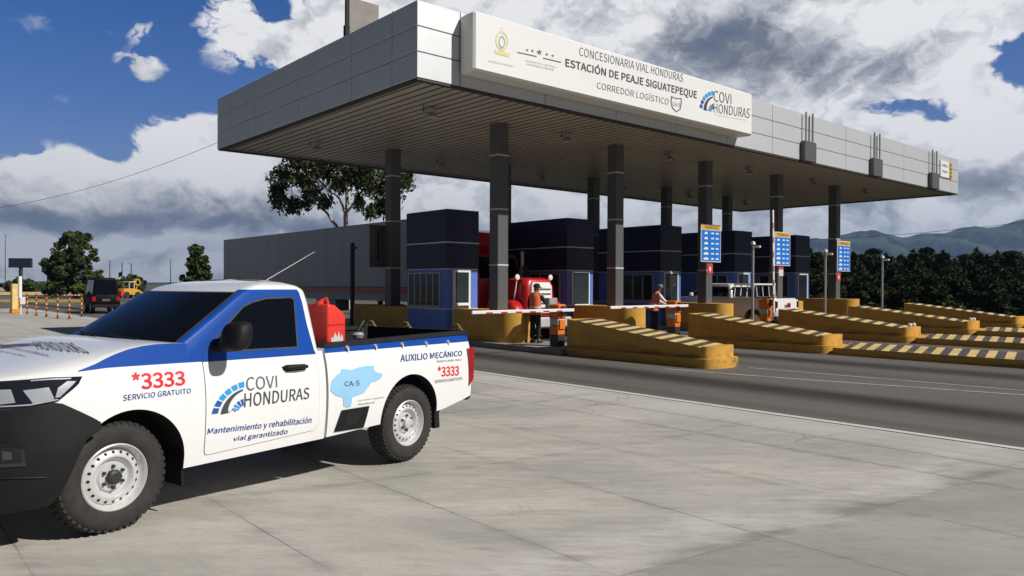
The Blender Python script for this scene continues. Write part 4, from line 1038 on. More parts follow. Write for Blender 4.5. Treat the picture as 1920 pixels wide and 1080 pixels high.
for far in (False, True):
    h_ = patch(hl, .010, du=.03, far=far).build('headlight', 'lamp_black', pk, 60)
    for poly, m_ in (([(-.245, 1.095), (-.355, 1.0), (-.38, 1.0), (-.36, 1.06), (-.30, 1.10)], 'chrome'), ([(-.41, 1.07), (-.385, .99), (-.50, .972), (-.545, 1.06)], 'chrome'), ([(-.60, 1.07), (-.585, .985), (-.68, .975), (-.72, 1.07)], 'chrome'),
                     ([(-.36, .984), (-.52, .962), (-.72, .96), (-.72, .968), (-.52, .970), (-.37, .99)], 'pale_ink'), ([(-.27, 1.12), (-.42, 1.125), (-.5, 1.122), (-.5, 1.115), (-.4, 1.117), (-.28, 1.112)], 'chrome')):
        patch(poly, .0135, du=.03, far=far).build('reflector', m_, h_, 60)
    e_ = WD-.1 if far else .1
mb = MB(); mb.box((-.93, .45, .70), (-.905, WD-.45, 1.06), 0, .01); gr = mb.build('grille', 'plastic', pk)
mb = MB()
for k in range(4): mb.box((-.94, .48, .74+.08*k), (-.931, WD-.48, .765+.08*k))
mb.build('bar', 'chrome', gr, 0)
# wheels
def make_wheel(s, z, far, rear):
    W = .25; y0 = .045
    def yy(h): return (WD-y0-h) if far else y0+h
    mb = MB(); prof = [(.225, .035), (.245, .012), (.27, .0), (.32, -.004), (.35, .006), (.372, .028), (.386, .055), (.388, .09), (.388, .16), (.386, .195), (.37, .225), (.34, .245), (.28, .25), (.225, .22)]
    mb.lathe([(r, yy(h)) for r, h in prof], axis='y', c=(s, 0, z), n=64)
    for k in range(46):                          # tread lugs
        for row, (h0, h1, sh) in enumerate(((.018, .066, 0.), (.07, .12, .5), (.13, .18, 0.), (.184, .232, .5))):
            a0 = 2*math.pi*(k+sh)/46; a1 = a0+2*math.pi/46*.58; r0, r1 = .376, .396 if row in (1, 2) else .392; q = []
            for a in (a0, a1):
                for r in (r0, r1):
                    for h in (h0, h1):
                        rr = r-(.012 if (row == 0 and h == h0) or (row == 3 and h == h1) else 0); q.append((s+rr*math.cos(a), yy(h), z+rr*math.sin(a)))
            mb.add(q, [(2, 3, 7, 6), (0, 1, 3, 2), (4, 6, 7, 5), (0, 2, 6, 4), (1, 5, 7, 3)])
    wh = mb.build('wheel', 'rubber', pk, 30)
    mb = MB(); mb.lathe([(r, yy(h)) for r, h in ((.24, .045), (.237, .012), (.229, .006), (.222, .016), (.214, .03), (.205, .062), (.198, .068), (.188, .052), (.160, .034), (.143, .032), (.130, .045), (.118, .070), (.108, .072), (.095, .050), (.05, .047), (.0, .047))], axis='y', c=(s, 0, z), n=48)
    rim = mb.build('rim', 'steel', wh, 40)
    mb = MB()
    for k in range(20):
        a = 2*math.pi*k/20; c = Vector((math.cos(a), 0, math.sin(a))); t = Vector((-math.sin(a), 0, math.cos(a))); pts = []
        for j in range(10):
            b = 2*math.pi*j/10; p = c*(.176+.0105*math.cos(b))+t*.0105*math.sin(b); hh = .034+(math.hypot(p.x, p.z)-.160)/.028*.018-.0025; pts.append((s+p.x, yy(hh), z+p.z))
        mb.add(pts, [tuple(range(10))])
    mb.build('vent_hole', 'dark', rim, 0)
    mb = MB(); mb.lathe([(.056, yy(.05)), (.052, yy(.012)), (.035, yy(.004)), (0, yy(.004))], axis='y', c=(s, 0, z), n=6 if not rear else 20); mb.build('hub', 'dark_metal' if not rear else 'steel', rim)
    mb = MB()
    for k in range(6): a = 2*math.pi*(k+.5)/6; mb.lathe([(.012, yy(.05)), (.012, yy(.028)), (0, yy(.026))], axis='y', c=(s+.076*math.cos(a), 0, z+.076*math.sin(a)), n=6)
    mb.build('wheel_nut', 'dark_metal', rim)
for far in (False, True):
    make_wheel(.035, .386, far, False); make_wheel(3.105, .318, far, True)
    q = lambda t: WD-t if far else t
    mb = MB(); a, b = sorted((q(.05), q(.30))); mb.box((.535, a, .22), (.553, b, .50)); mb.build('mud_flap', 'plastic', pk, 0)
    mb = MB(); mb.prism([(3.50, .45), (3.52, .20), (3.60, .20), (3.575, .47)], 'y', a, b); mb.build('mud_flap', 'plastic', pk, 0)
mb = MB(); mb.box((.7, .42, .27), (4.05, .56, .42)); mb.box((.7, WD-.56, .27), (4.05, WD-.42, .42)); mb.box((2.2, .58, .30), (2.3, WD-.58, .40))
mb.tube([(3.105, .2, .318), (3.105, WD-.2, .318)], .05); mb.lathe([(0, .7), (.12, .75), (.14, .87), (.12, .99), (0, 1.04)], axis='y', c=(3.105, 0, .318), n=16); mb.tube([(.005, .25, .386), (.005, WD-.25, .386)], .045); mb.tube([(1.6, .6, .3), (3.4, .62, .32), (3.9, .5, .32)], .035)
mb.build('chassis', 'dark_metal', pk)
mb = MB(); mb.tube([ppt(498, 528, .75)+Vector((0, 0, -.03)), ppt(500, 525, .75), ppt(590, 472, .75)], [.012, .004, .0025], 6); mb.build('antenna', 'grey_post', pk)
# lettering on the flank
def fq_(bl, br, tl, tr, off=.0035):
    def post(q): return (q.x, fs(q.x, q.z)-off, q.z)
    return quad(*[(p[0], 0, p[1]) for p in (bl, br, tl, tr)], post)
dk = sm  # last door built is the far one; the near door is the first child named door
near_door = [c for c in pk.children if c.name.split('.')[0] == 'door'][0]
mb = MB(); put_text(mb, '*3333', fq_((.132, .990), (.545, .986), (.141, 1.115), (.553, 1.099)), 0, .035); build_lines(mb, 'red_ink', body)
mb = MB(); put_text(mb, 'SERVICIO GRATUITO', fq_((.060, .926), (.586, .921), (.063, .967), (.588, .959)), 0, .01); build_lines(mb, 'blue_ink', body)
D_ = .0085
mb = MB(); put_text(mb, 'COVI', fq_((1.073, .882), (1.385, .879), (1.082, .995), (1.388, .979), D_), 0, .004); build_lines(mb, 'mid_ink', near_door)
mb = MB(); put_text(mb, 'HONDURAS', fq_((1.050, .752), (1.722, .742), (1.057, .868), (1.732, .842), D_), 0, .006); build_lines(mb, 'grey_ink', near_door)
mb = MB(); put_text(mb, 'Mantenimiento y rehabilitación', fq_((.719, .575), (1.764, .508), (.717, .640), (1.759, .585), D_), 0, .014, shear=.2); put_text(mb, 'vial garantizado', fq_((.964, .482), (1.505, .452), (.961, .532), (1.499, .513), D_), 0, .014, shear=.2); build_lines(mb, 'blue_ink', near_door)
mb = MB(); logo(mb, fq_((.745, .705), (1.05, .735), (.765, .955), (1.062, .965), D_), [0, 1, 2, 3, 4]); mb.build('road_emblem', ['cyan_ink', 'cyan_ink', 'navy_ink', 'grey_ink', 'red_ink'], near_door, 0)
mz = [(120, 545), (130, 490), (160, 455), (185, 440), (195, 418), (250, 425), (300, 408), (340, 400), (388, 400), (384, 422), (395, 436), (435, 450), (420, 475), (395, 490), (370, 494), (345, 525), (320, 560), (280, 575), (250, 585), (245, 640), (225, 648), (200, 640), (195, 588), (150, 575)]
mp = [ppt(580+x/3.175, 560+y/3.175, .01) for x, y in mz]
patch([(p.x, p.z) for p in mp], .0035, du=.1).build('country_map', 'sky_ink', bed, 0)
mb = MB(); put_text(mb, 'CA-5', fq_((2.15, .806), (2.34, .792), (2.15, .851), (2.341, .843), .006), 0, .004); build_lines(mb, 'grey_ink', bed)
mb = MB(); put_text(mb, 'AUXILIO MECÁNICO', fq_((2.925, .968), (3.943, .955), (2.943, 1.062), (3.957, 1.03)), 0, .02)
build_lines(mb, 'blue_ink', bed)
mb = MB(); put_text(mb, '*3333', fq_((3.498, .762), (3.869, .742), (3.504, .875), (3.873, .858)), 0, .03); build_lines(mb, 'red_ink', bed)
mb = MB(); put_text(mb, 'SERVICIO GRATUITO', fq_((3.445, .700), (3.93, .688), (3.45, .733), (3.93, .72)), 0, .004); put_text(mb, 'Desde tu celular marca', fq_((3.50, .915), (3.92, .905), (3.50, .945), (3.92, .932)), 0)
put_text(mb, 'Corredor Logístico', fq_((2.32, .640), (2.68, .632), (2.32, .660), (2.68, .652)), 0); put_text(mb, 'Honduras', fq_((2.33, .605), (2.55, .600), (2.33, .625), (2.55, .620)), 0); build_lines(mb, 'mid_ink', bed)
mb = MB()
def hq(bl, br, tl, tr):
    q = quad((*bl, 0), (*br, 0), (*tl, 0), (*tr, 0)); return lambda u, v: on_body(q(u, v).x, q(u, v).y, .004) or (0, HW, 1.3)
put_text(mb, 'HONDURAS', hq((72, 656), (172, 664), (60, 640), (135, 643)), 0, .006); build_lines(mb, 'mid_ink', body)
mb = MB(); put_text(mb, 'Mantenimiento y rehabilitación', hq((4, 652), (98, 673), (-2, 645), (86, 662)), 0, .004); put_text(mb, 'vial garantizado', hq((-20, 656), (52, 672), (-28, 651), (44, 665)), 0, .004); build_lines(mb, 'mid_ink', body)
# things carried in the bed
jc = thing('jerry_can', 'red plastic fuel can standing in the pickup bed behind the cab', 'fuel can', PM @ Vector((2.225, .33, .97)), HD)
mb = MB(); mb.prism([(-.115, 0), (.115, 0), (.115, .47), (.105, .50), (-.02, .585), (-.115, .60)], 'y', -.15, .15); 
can_ = mb.build('can_body', 'red_can', None, 30); md = can_.modifiers.new('b', 'BEVEL'); md.width = .022; md.segments = 3; bake(can_, 40); can_.parent = jc
mb = MB(); mb.tube([(-.06, 0, .56), (-.055, 0, .635), (.0, 0, .65), (.035, 0, .54)], .018, 8); mb.build('handle', 'red_can', jc)
mb = MB(); mb.lathe([(.035, .54), (.035, .60), (0, .605)], c=(-.085, .0, .02), n=14); mb.build('cap', 'red_can', jc)
mb = MB(); pts = [(-.075, .20), (-.03, .20), (.05, .20), (.075, .20), (.075, .27), (.055, .31), (.04, .27), (.02, .34), (0, .28), (-.03, .33), (-.05, .27), (-.075, .29)]; mb.add([(x, -.153, z) for x, z in pts], [tuple(range(len(pts)))]); mb.build('flame_print', 'wall_white', jc, 0)
mb = MB(); mb.add([(-.116, -.1525, .395), (.116, -.1525, .395), (.116, -.1525, .402), (-.116, -.1525, .402)], [(0, 1, 2, 3)]); mb.build('seam_line', 'tail', jc, 0)
tb = thing('toolbox', 'black plastic toolbox under the red fuel can in the pickup bed', 'toolbox', PM @ Vector((2.36, .87, .661)), HD)
mb = MB(); mb.box((-.30, -.72, 0), (.30, .72, .27), 0, .02); mb.build('box', 'plastic', tb)
mb = MB(); mb.box((-.31, -.73, .272), (.31, .73, .308), 0, .012); mb.build('lid', 'plastic', tb)
jk = thing('hydraulic_jack', 'black jack with pale metal parts at the back of the pickup bed', 'jack', PM @ Vector((3.72, 1.36, .661)), HD)
mb = MB(); mb.box((-.16, -.1, 0), (.16, .1, .06), 0, .01); mb.lathe([(.07, .06), (.07, .4), (.04, .41), (.04, .58), (.06, .60), (0, .61)], n=16); mb.tube([(.1, .05, .06), (.12, .05, .62)], .02); mb.tube([(-.1, -.05, .06), (-.14, -.08, .55), (-.05, -.08, .66)], .018); mb.build('jack_body', 'dark_metal', jk)
mb = MB(); mb.lathe([(0, .44), (.06, .46), (.075, .5), (.05, .53)], c=(-.12, -.06, 0), n=12); mb.build('cap', 'grey_post', jk)

# ---------------------------------------------------------------- other vehicles
def rrect(x0, x1, y0, y1, r, n=4):
    P = []
    for cx, cy, a in ((x1-r, y1-r, 0), (x0+r, y1-r, 90), (x0+r, y0+r, 180), (x1-r, y0+r, 270)):
        for k in range(n+1): an = R_(a+90*k/n); P.append((cx+r*math.cos(an), cy+r*math.sin(an)))
    return P
def ring_loft(mb, levels, mi=0):
    """levels: (z, x0, x1, y0, y1, corner radius)"""
    vs = []; n = 0
    for z, x0, x1, y0, y1, r in levels:
        P = rrect(x0, x1, y0, y1, r); n = len(P); vs += [(p[0], p[1], z) for p in P]
    fs_ = [(i*n+k, i*n+(k+1) % n, (i+1)*n+(k+1) % n, (i+1)*n+k) for i in range(len(levels)-1) for k in range(n)]
    fs_ += [tuple(range(n-1, -1, -1)), tuple((len(levels)-1)*n+k for k in range(n))]
    return mb.add(vs, fs_, mi)
def simple_wheel(par, x, y, r, w, side):
    """side -1: outer face towards -x"""
    mb = MB(); h = lambda q: x+side*q
    mb.lathe([(r*.6, h(-w+.03)), (r*.9, h(-w)), (r, h(-w+.04)), (r, h(-.04)), (r*.92, h(0)), (r*.6, h(-.02))], axis='x', c=(0, y, r), n=28); wh = mb.build('wheel', 'rubber', par, 40)
    mb = MB(); mb.lathe([(r*.6, h(-.02)), (r*.56, h(0)), (r*.5, h(-.04)), (r*.3, h(-.03)), (r*.26, h(0.0)), (0, h(0.0))], axis='x', c=(0, y, r), n=24); mb.build('rim', 'steel', wh, 40)
# red conventional truck in the second lane, facing the viewer (-y)
tx = 16.62
tr = thing('semi_truck', 'red long nosed truck waiting in the lane behind the first worker', 'truck', (tx, 17.75, road_z(tx)))
mb = MB(); ring_loft(mb, [(.75, -.62, .62, .05, 2.1, .12), (1.3, -.62, .62, .02, 2.1, .14), (1.72, -.62, .62, .05, 2.1, .18), (1.9, -.56, .56, .12, 2.1, .2), (1.97, -.44, .44, .25, 2.1, .2)]); mb.build('hood', 'red', tr, 40)
mb = MB(); ring_loft(mb, [(.85, -.44, .44, -.03, .1, .04), (1.70, -.44, .44, -.03, .1, .06), (1.82, -.36, .36, 0.0, .12, .06)]); g_ = mb.build('grille', 'white', tr, 40)
mb = MB()
for k in range(5): mb.box((-.36, -.045, .98+.15*k), (.36, -.032, 1.03+.15*k))
mb.build('slot', 'mid_ink', g_, 0)
for s in (-1, 1):
    mb = MB(); ring_loft(mb, [(.55, *sorted((s*.66, s*1.12)), .0, 1.35, .1), (.95, *sorted((s*.66, s*1.12)), .0, 1.5, .16), (1.18, *sorted((s*.63, s*1.08)), .2, 1.5, .16), (1.26, *sorted((s*.63, s*.95)), .4, 1.4, .12)]); f_ = mb.build('fender', 'red', tr, 40)
    mb = MB(); x0_, x1_ = sorted((s*.74, s*1.04)); mb.box((x0_, -.02, .78), (x1_, .01, .98), 0, .02); mb.build('headlight', 'chrome', f_)
    mb = MB(); mb.lathe([(0, -.03), (.08, -.02), (.095, 0), (.08, .05), (0, .07)], axis='y', c=(s*.72, .35, 1.98), n=18); mb.tube([(s*.72, .38, 1.9), (s*.74, .5, 1.2)], .02, 6); mb.build('mirror', 'white', tr)
    mb = MB(); mb.tube([(s*1.08, 2.15, 1.0), (s*1.08, 2.15, 2.9)], .06, 10); mb.build('exhaust_stack', 'steel', tr)
    mb = MB(); mb.box((s*1.13-.13, 2.0, 1.7), (s*1.13+.13, 2.08, 2.4), 0, .03); mb.build('mirror', 'dark_metal', tr)
mb = MB(); mb.box((-1.15, -.25, .38), (1.15, .02, .72), 0, .05); mb.build('bumper', 'steel', tr)
mb = MB(); ring_loft(mb, [(.7, -1.02, 1.02, 2.0, 4.3, .1), (1.9, -1.02, 1.02, 2.0, 4.3, .12), (2.75, -.98, .98, 2.35, 4.3, .12), (2.85, -.92, .92, 2.6, 4.3, .12)]); cb = mb.build('cab', 'red', tr, 40)
mb = MB(); mb.add([(-.9, 2.03, 1.95), (.9, 2.03, 1.95), (.86, 2.315, 2.68), (-.86, 2.315, 2.68)], [(0, 1, 2, 3)]); w_ = mb.build('windscreen', 'glass', cb, 0); w_.location = (0, -.012, 0)
for s in (-1, 1): mb = MB(); mb.add([(s*1.026, 2.35, 1.85), (s*1.026, 3.1, 1.85), (s*.995, 3.1, 2.62), (s*.995, 2.45, 2.62)], [(0, 1, 2, 3)]); mb.build('window', 'glass', cb, 0)
mb = MB(); ring_loft(mb, [(.8, -1.15, 1.15, 3.2, 4.6, .08), (2.7, -1.15, 1.15, 3.2, 4.6, .12), (3.1, -1.12, 1.12, 2.85, 4.6, .15), (3.55, -1.08, 1.08, 3.1, 4.6, .2), (3.68, -.98, .98, 3.5, 4.6, .2)]); mb.build('sleeper', 'red', tr, 40)
mb = MB(); mb.box((-1.152, 3.3, 1.25), (-1.1505, 4.5, 1.32)); mb.box((1.1505, 3.3, 1.25), (1.152, 4.5, 1.32)); mb.build('stripe', 'wall_white', tr.children[-1], 0)
for s in (-1, 1):
    simple_wheel(tr, s*1.15, .75, .5, .3, s)
    for y in (5.6, 6.9): simple_wheel(tr, s*1.2, y, .5, .5, s)
mb = MB(); mb.box((-.45, .5, .5), (-.3, 7.4, .75)); mb.box((.3, .5, .5), (.45, 7.4, .75)); mb.box((-.29, 5.3, .76), (.29, 6.9, .95)); mb.build('chassis', 'dark_metal', tr, 0)
tl_ = thing('semi_trailer', 'long plain grey box trailer with red side rail behind the pickup', 'trailer', (tx+.12, 23.0, road_z(tx)))
mb = MB(); mb.box((-1.3, 0, 1.62), (1.3, 18.9, 4.14), 0, .03); bx_ = mb.build('box', 'trailer', tl_)
mb = MB()
for k in range(15): mb.box((-1.306, .6+1.25*k, 1.66), (-1.3005, .63+1.25*k, 4.08))
mb.box((-1.312, .02, 4.05), (-1.3065, 18.88, 4.12)); mb.build('rib', 'trailer', bx_, 0)
mb = MB(); mb.box((-1.32, 0, 1.44), (-1.2, 18.9, 1.615)); mb.box((1.2, 0, 1.44), (1.32, 18.9, 1.615)); mb.build('side_rail', 'red', tl_, 0)
mb = MB(); mb.box((-1.1, .6, 1.10), (1.1, 18.4, 1.43)); mb.box((-1.18, 6.4, .62), (-.5, 8.2, 1.095), 0, .04); mb.build('underframe', 'trailer', tl_, 0)
for s in (-1, 1):
    mb = MB(); mb.box((s*.75-.07, 3.4, .12), (s*.75+.07, 3.55, 1.095)); mb.build('landing_leg', 'dark_metal', tl_, 0)
    for y in (14.6, 16.0): simple_wheel(tl_, s*1.25, y, .5, .55, s)
# small car maker: nose towards +y or -y, sizes in metres
def small_car(name, label, cat, loc, rz, L, Wd, belt, roof, y_ws, y_wt, y_rt, y_rb, paint, r=.35, bed=None, bars=False, group=None):
    """y runs from 0 (tail) to L (nose); windscreen from y_ws (base) to y_wt (top), rear glass from y_rt (top) to y_rb (base)"""
    t = thing(name, label, cat, loc, rz, group); w = Wd/2
    mb = MB(); ring_loft(mb, [(.38, -w+.06, w-.06, .06, L-.05, .12), (.55, -w, w, 0, L, .16), (belt-.12, -w, w, .0, L-.02, .18), (belt, -w+.05, w-.05, .05, L-.12, .2)])
    bd = mb.build('body', [paint, paint, 'dark'], None, 40)
    for y in (r+.48, L-r-.52):
        for s in (-1, 1):
            m2 = MB(); a, b = sorted((s*(w-.3), s*(w+.2))); m2.prism([(y+(r+.07)*math.cos(R_(q)), r+(r+.07)*math.sin(R_(q))) for q in range(0, 181, 12)]+[(y-r-.06, -.1), (y+r+.06, -.1)], 'x', a, b, 2)
            boolean(bd, m2.build('cut', [paint, paint, 'dark'], None, 0))
            simple_wheel(t, s*(w-.02), y, r, .22, s)
    if bed:
        m2 = MB(); m2.box((-w+.1, .08, belt-.45), (w-.1, bed, belt+.3), 2); boolean(bd, m2.build('cut', [paint, paint, 'dark'], None, 0))
    finish(bd.data, 40); bd.parent = t
    mb = MB(); ring_loft(mb, [(belt-.02, -w+.06, w-.06, y_rb, y_ws, .08), (roof-.12, -w+.17, w-.17, y_rt-.02, y_wt+.05, .1), (roof-.03, -w+.22, w-.22, y_rt+.04, y_wt-.05, .12), (roof, -w+.34, w-.34, y_rt+.2, y_wt-.25, .12)]); cb_ = mb.build('cab', paint, t, 40)
    H = roof-.14; b0 = belt+.04
    def gx(s, y0, y1, y2, y3):
        k = lambda z: w-.06-.11*(z-belt+.02)/(roof-.12-belt+.02)
        mb = MB(); mb.add([(s*(k(b0)+.006), y0, b0), (s*(k(b0)+.006), y1, b0), (s*(k(H)+.006), y2, H), (s*(k(H)+.006), y3, H)], [(0, 1, 2, 3)]); mb.build('window', 'glass', cb_, 0)
    for s in (-1, 1):
        ym = (y_rb+y_ws)/2; gx(s, y_rb+.16, ym-.05, ym-.05, y_rt+.10); gx(s, ym+.05, y_ws-.14, y_wt-.06, ym+.05)
    fr = lambda y, z, o: [(-w+.16, y+o, z), (w-.16, y+o, z)]
    mb = MB(); mb.add([(-w+.15, y_ws+.004-.03, b0), (w-.15, y_ws+.004-.03, b0), (w-.26, y_wt+.066, H), (-w+.26, y_wt+.066, H)], [(0, 1, 2, 3)]); mb.build('windscreen', 'glass', cb_, 0)
    mb = MB(); mb.add([(-w+.15, y_rb-.008, b0), (w-.15, y_rb-.008, b0), (w-.24, y_rt-.028, H), (-w+.24, y_rt-.028, H)], [(0, 1, 2, 3)]); mb.build('rear_window', 'glass', cb_, 0)
    for s in (-1, 1):
        mb = MB(); a, b = sorted((s*(w-.02), s*(w-.22))); mb.box((a, -.012, belt-.38), (b, .05, belt-.10), 0, .02); mb.build('taillight', 'tail', t)
        mb = MB(); mb.box((a, L-.08, belt-.32), (b, L+.012, belt-.16), 0, .02); mb.build('headlight', 'chrome', t)
        mb = MB(); mb.box((s*(w+.1)-.09, y_ws-.42, belt+.03), (s*(w+.1)+.09, y_ws-.30, belt+.19), 0, .03); mb.build('mirror', paint, t)
    mb = MB(); mb.box((-w+.03, -.07, .36), (w-.03, .05, .54), 0, .03); mb.build('rear_bumper', 'plastic' if paint != 'van_white' else 'dark_metal', t)
    mb = MB(); mb.box((-w+.03, L-.06, .36), (w-.03, L+.07, .56), 0, .03); mb.build('front_bumper', 'plastic', t)
    mb = MB(); mb.box((-.2, -.016, belt-.36), (.2, -.004, belt-.24), 0, .0); mb.build('number_plate', 'mid_ink', t, 0)
    return t, w
wp, w = small_car('pickup_truck', 'white pickup with a barred rack behind its cab, in the middle lane', 'pickup', (26.78, 15.05, road_z(26.8)), 0, 5.2, 1.76, 1.20, 1.76, 4.0, 3.35, 2.0, 1.86, 'van_white', .37, bed=1.8)
mb = MB()
for s in (-1, 1):
    for y in (.95, 1.22, 1.49, 1.76): mb.tube([(s*.82, y, 1.2), (s*.74, y, 1.70)], .025, 6)
    mb.tube([(s*.74, .93, 1.72), (s*.74, 1.80, 1.72)], .045, 6); mb.tube([(s*.82, .93, 1.22), (s*.82, 1.80, 1.22)], .03, 6)
for y in (.95, 1.76): mb.tube([(-.74, y, 1.72), (.74, y, 1.72)], .035, 6)
mb.build('rack', 'white', wp)
mb = MB(); mb.box((-.80, -.012, .72), (.80, .004, 1.14), 0, .01); mb.build('tailgate', 'white', wp); 
mb = MB(); mb.box((.0, -.03, .86), (.22, -.013, 1.02), 0, .006); mb.build('latch', 'tail', wp)
p = atz(184, 594, 0)
small_car('sport_utility_car', 'dark van seen over the pickup bonnet, one red lamp glinting', 'van', (p.x+1.35, p.y+4.2, road_z(p.x)), R_(-6), 4.4, 1.5, 1.1, 2.1, 3.8, 3.3, .25, .08, 'black_paint', .36)
# yellow road machine far off
p = atd(238, 556, 92); p.z = 0
ym = thing('road_loader', 'yellow road machine far off behind the pickup windscreen', 'loader', p, R_(30)); ym.scale = (.62, .62, .62)
mb = MB(); ring_loft(mb, [(.7, -1.5, 2.6, -.9, .9, .1), (1.5, -1.5, 2.6, -.9, .9, .15), (1.9, -1.3, 1.2, -.8, .8, .15)]); mb.build('body', 'machine', ym, 40)
mb = MB()
for x, y in ((-.1, -.7), (-.1, .7), (1.1, -.7), (1.1, .7)): mb.tube([(x, y, 1.8), (x, y, 3.1)], .07, 6)
mb.box((-.3, -.9, 3.1), (1.3, .9, 3.25), 0, .04); mb.build('cab_frame', 'white', ym)
mb = MB(); mb.lathe([(.45, -.3), (.7, -.3), (.7, .3), (.45, .3)], axis='y', c=(2.4, 0, 3.1), n=20); mb.tube([(2.3, 0, 1.4), (2.4, 0, 2.5)], .14, 8); mb.build('arm', 'machine', ym)
mb = MB(); mb.box((-2.2, -.9, .5), (-1.52, .9, 1.5), 0, .05); mb.build('counterweight', 'red_can', ym)
for x in (-1.0, 1.7):
    for s in (-1, 1): 
        mb = MB(); mb.lathe([(0, s*.75), (.6, s*.75), (.65, s*.85), (.65, s*1.1), (.58, s*1.15), (0, s*1.1)], axis='y', c=(x, 0, .65), n=20); mb.build('wheel', 'rubber', ym, 40)

# ---------------------------------------------------------------- people
def skin_mesh(name, nodes, edges, m, parent, sub=1):
    keys = list(nodes); bm = bmesh.new(); lay = bm.verts.layers.skin.verify(); vm = {}
    for k in keys:
        v = bm.verts.new(nodes[k][0]); r = nodes[k][1]; v[lay].radius = (r, r) if not isinstance(r, tuple) else r; vm[k] = v
    vm[keys[0]][lay].use_root = True
    for a, b in edges: bm.edges.new((vm[a], vm[b]))
    me = bpy.data.meshes.new(name); bm.to_mesh(me); bm.free(); o = link(name, me)
    md = o.modifiers.new('skin', 'SKIN'); md.use_smooth_shade = True; md.branch_smoothing = .4
    s = o.modifiers.new('sub', 'SUBSURF'); s.levels = sub; s.render_levels = sub
    bake(o); o.data.materials.clear(); o.data.materials.append(M[m]); o.data.polygons.foreach_set('use_smooth', [True]*len(o.data.polygons)); o.data.name = name; o.parent = parent
    return o
def make_person(label, loc, rz, lean, arms, legs, vest, sleeve, group, capcol='hair', h=1.0):
    t = thing('person', label, 'person', loc, rz, group); t.scale = (h, h, h)
    V = Vector
    def sp(z, dx=0, y=0):                         # point up the leaning spine
        k = max(0, z-.90); return V((math.sin(lean)*k+dx, y, .90+math.cos(lean)*k if z > .9 else z))
    n = {'pelvis': (V((0, 0, .92)), .12), 'waist': (sp(1.06), .105), 'chest': (sp(1.26), .125), 'collar': (sp(1.38), .09), 'neck': (sp(1.45, .015), .05),
         'skull': (sp(1.54, .03), .078), 'crown': (sp(1.62, .025), .07)}
    e = [('pelvis', 'waist'), ('waist', 'chest'), ('chest', 'collar'), ('collar', 'neck'), ('neck', 'skull'), ('skull', 'crown')]
    for s, (el, wr) in zip((1, -1), arms):
        q = 'l' if s > 0 else 'r'; n['sh'+q] = (sp(1.35, 0, s*.165), .062); n['el'+q] = (V(el), .043); n['wr'+q] = (V(wr), .029)
        d = (V(wr)-V(el)).normalized(); side = d.cross(V((0, 0, 1))); side = side.normalized() if side.length > .1 else V((1, 0, 0))
        pm = V(wr)+d*.06; n['pa'+q] = (pm, .032); e += [('collar', 'sh'+q), ('sh'+q, 'el'+q), ('el'+q, 'wr'+q), ('wr'+q, 'pa'+q)]
        for k, (off, ln) in enumerate(((-.027, .075), (-.009, .085), (.009, .08), (.027, .065))):
            b = pm+d*.035+side*off; n['f%d%s' % (k, q)] = (b, .009); n['g%d%s' % (k, q)] = (b+d*ln*.6+V((0, 0, -.02)), .008); e += [('pa'+q, 'f%d%s' % (k, q)), ('f%d%s' % (k, q), 'g%d%s' % (k, q))]
        n['th'+q] = (pm+side*.045+d*.01, .010); n['ti'+q] = (pm+side*.06+d*.05, .009); e += [('pa'+q, 'th'+q), ('th'+q, 'ti'+q)]
    for s, (kn, an) in zip((1, -1), legs):
        q = 'l' if s > 0 else 'r'; n['hip'+q] = (V((0, s*.085, .87)), .085); n['kn'+q] = (V(kn), .058); n['an'+q] = (V(an), .04); n['toe'+q] = (V(an)+V((.14, s*.02, -.045)), .035)
        e += [('pelvis', 'hip'+q), ('hip'+q, 'kn'+q), ('kn'+q, 'an'+q), ('an'+q, 'toe'+q)]
    body = skin_mesh('body', n, e, 'skin', t)
    mb = MB(); c = sp(1.54, .03)                  # face features
    mb.lathe([(0, 0), (.014, .005), (.012, .03), (0, .04)], axis='x', c=(c.x+.07, 0, c.z-.01), n=8)
    for s in (-1, 1): mb.lathe([(0, -.01), (.02, 0), (.028, .02), (0, .03)], axis='y', c=(c.x-.005, s*.075-.01, c.z-.005), n=8)
    mb.build('face', 'skin', body)
    mb = MB()
    for s in (-1, 1): mb.lathe([(0, .0), (.009, .0), (0, .008)], axis='x', c=(c.x+.072, s*.032, c.z+.02), n=8)
    mb.box((c.x+.070, -.022, c.z-.052), (c.x+.079, .022, c.z-.046)); mb.build('eyes_and_mouth', 'hair', body)
    def torso(zs, m, name):
        vs = []; k = 20
        for z, a, b in zs:
            o = sp(z); 
            for j in range(k): an = 2*math.pi*j/k; vs.append((o.x+a*math.cos(an), b*math.sin(an), o.z-math.sin(lean)*a*math.cos(an)*.5))
        mb = MB(); mb.add(vs, [(i*k+j, i*k+(j+1) % k, (i+1)*k+(j+1) % k, (i+1)*k+j) for i in range(len(zs)-1) for j in range(k)]); return mb.build(name, m, t, 60)
    vz = [(.80, .15, .195), (.95, .142, .185), (1.10, .135, .175), (1.25, .140, .190), (1.36, .115, .175), (1.42, .075, .10), (1.44, .06, .065)]
    vt = torso(vz, vest, 'vest')
    sv = vt
    def band(z0, z1):
        A = [q for q in vz]; f = lambda z, i: interp(z, [(q[0], q[i]) for q in A])
        vs = []; k = 20
        for z in (z0, z1):
            o = sp(z)
            for j in range(k): an = 2*math.pi*j/k; a, b = f(z, 1)+.004, f(z, 2)+.004; vs.append((o.x+a*math.cos(an), b*math.sin(an), o.z-math.sin(lean)*a*math.cos(an)*.5))
        mb = MB(); mb.add(vs, [(j, (j+1) % k, k+(j+1) % k, k+j) for j in range(k)]); mb.build('reflective_band', 'reflective', vt, 60)
    band(.98, 1.03)
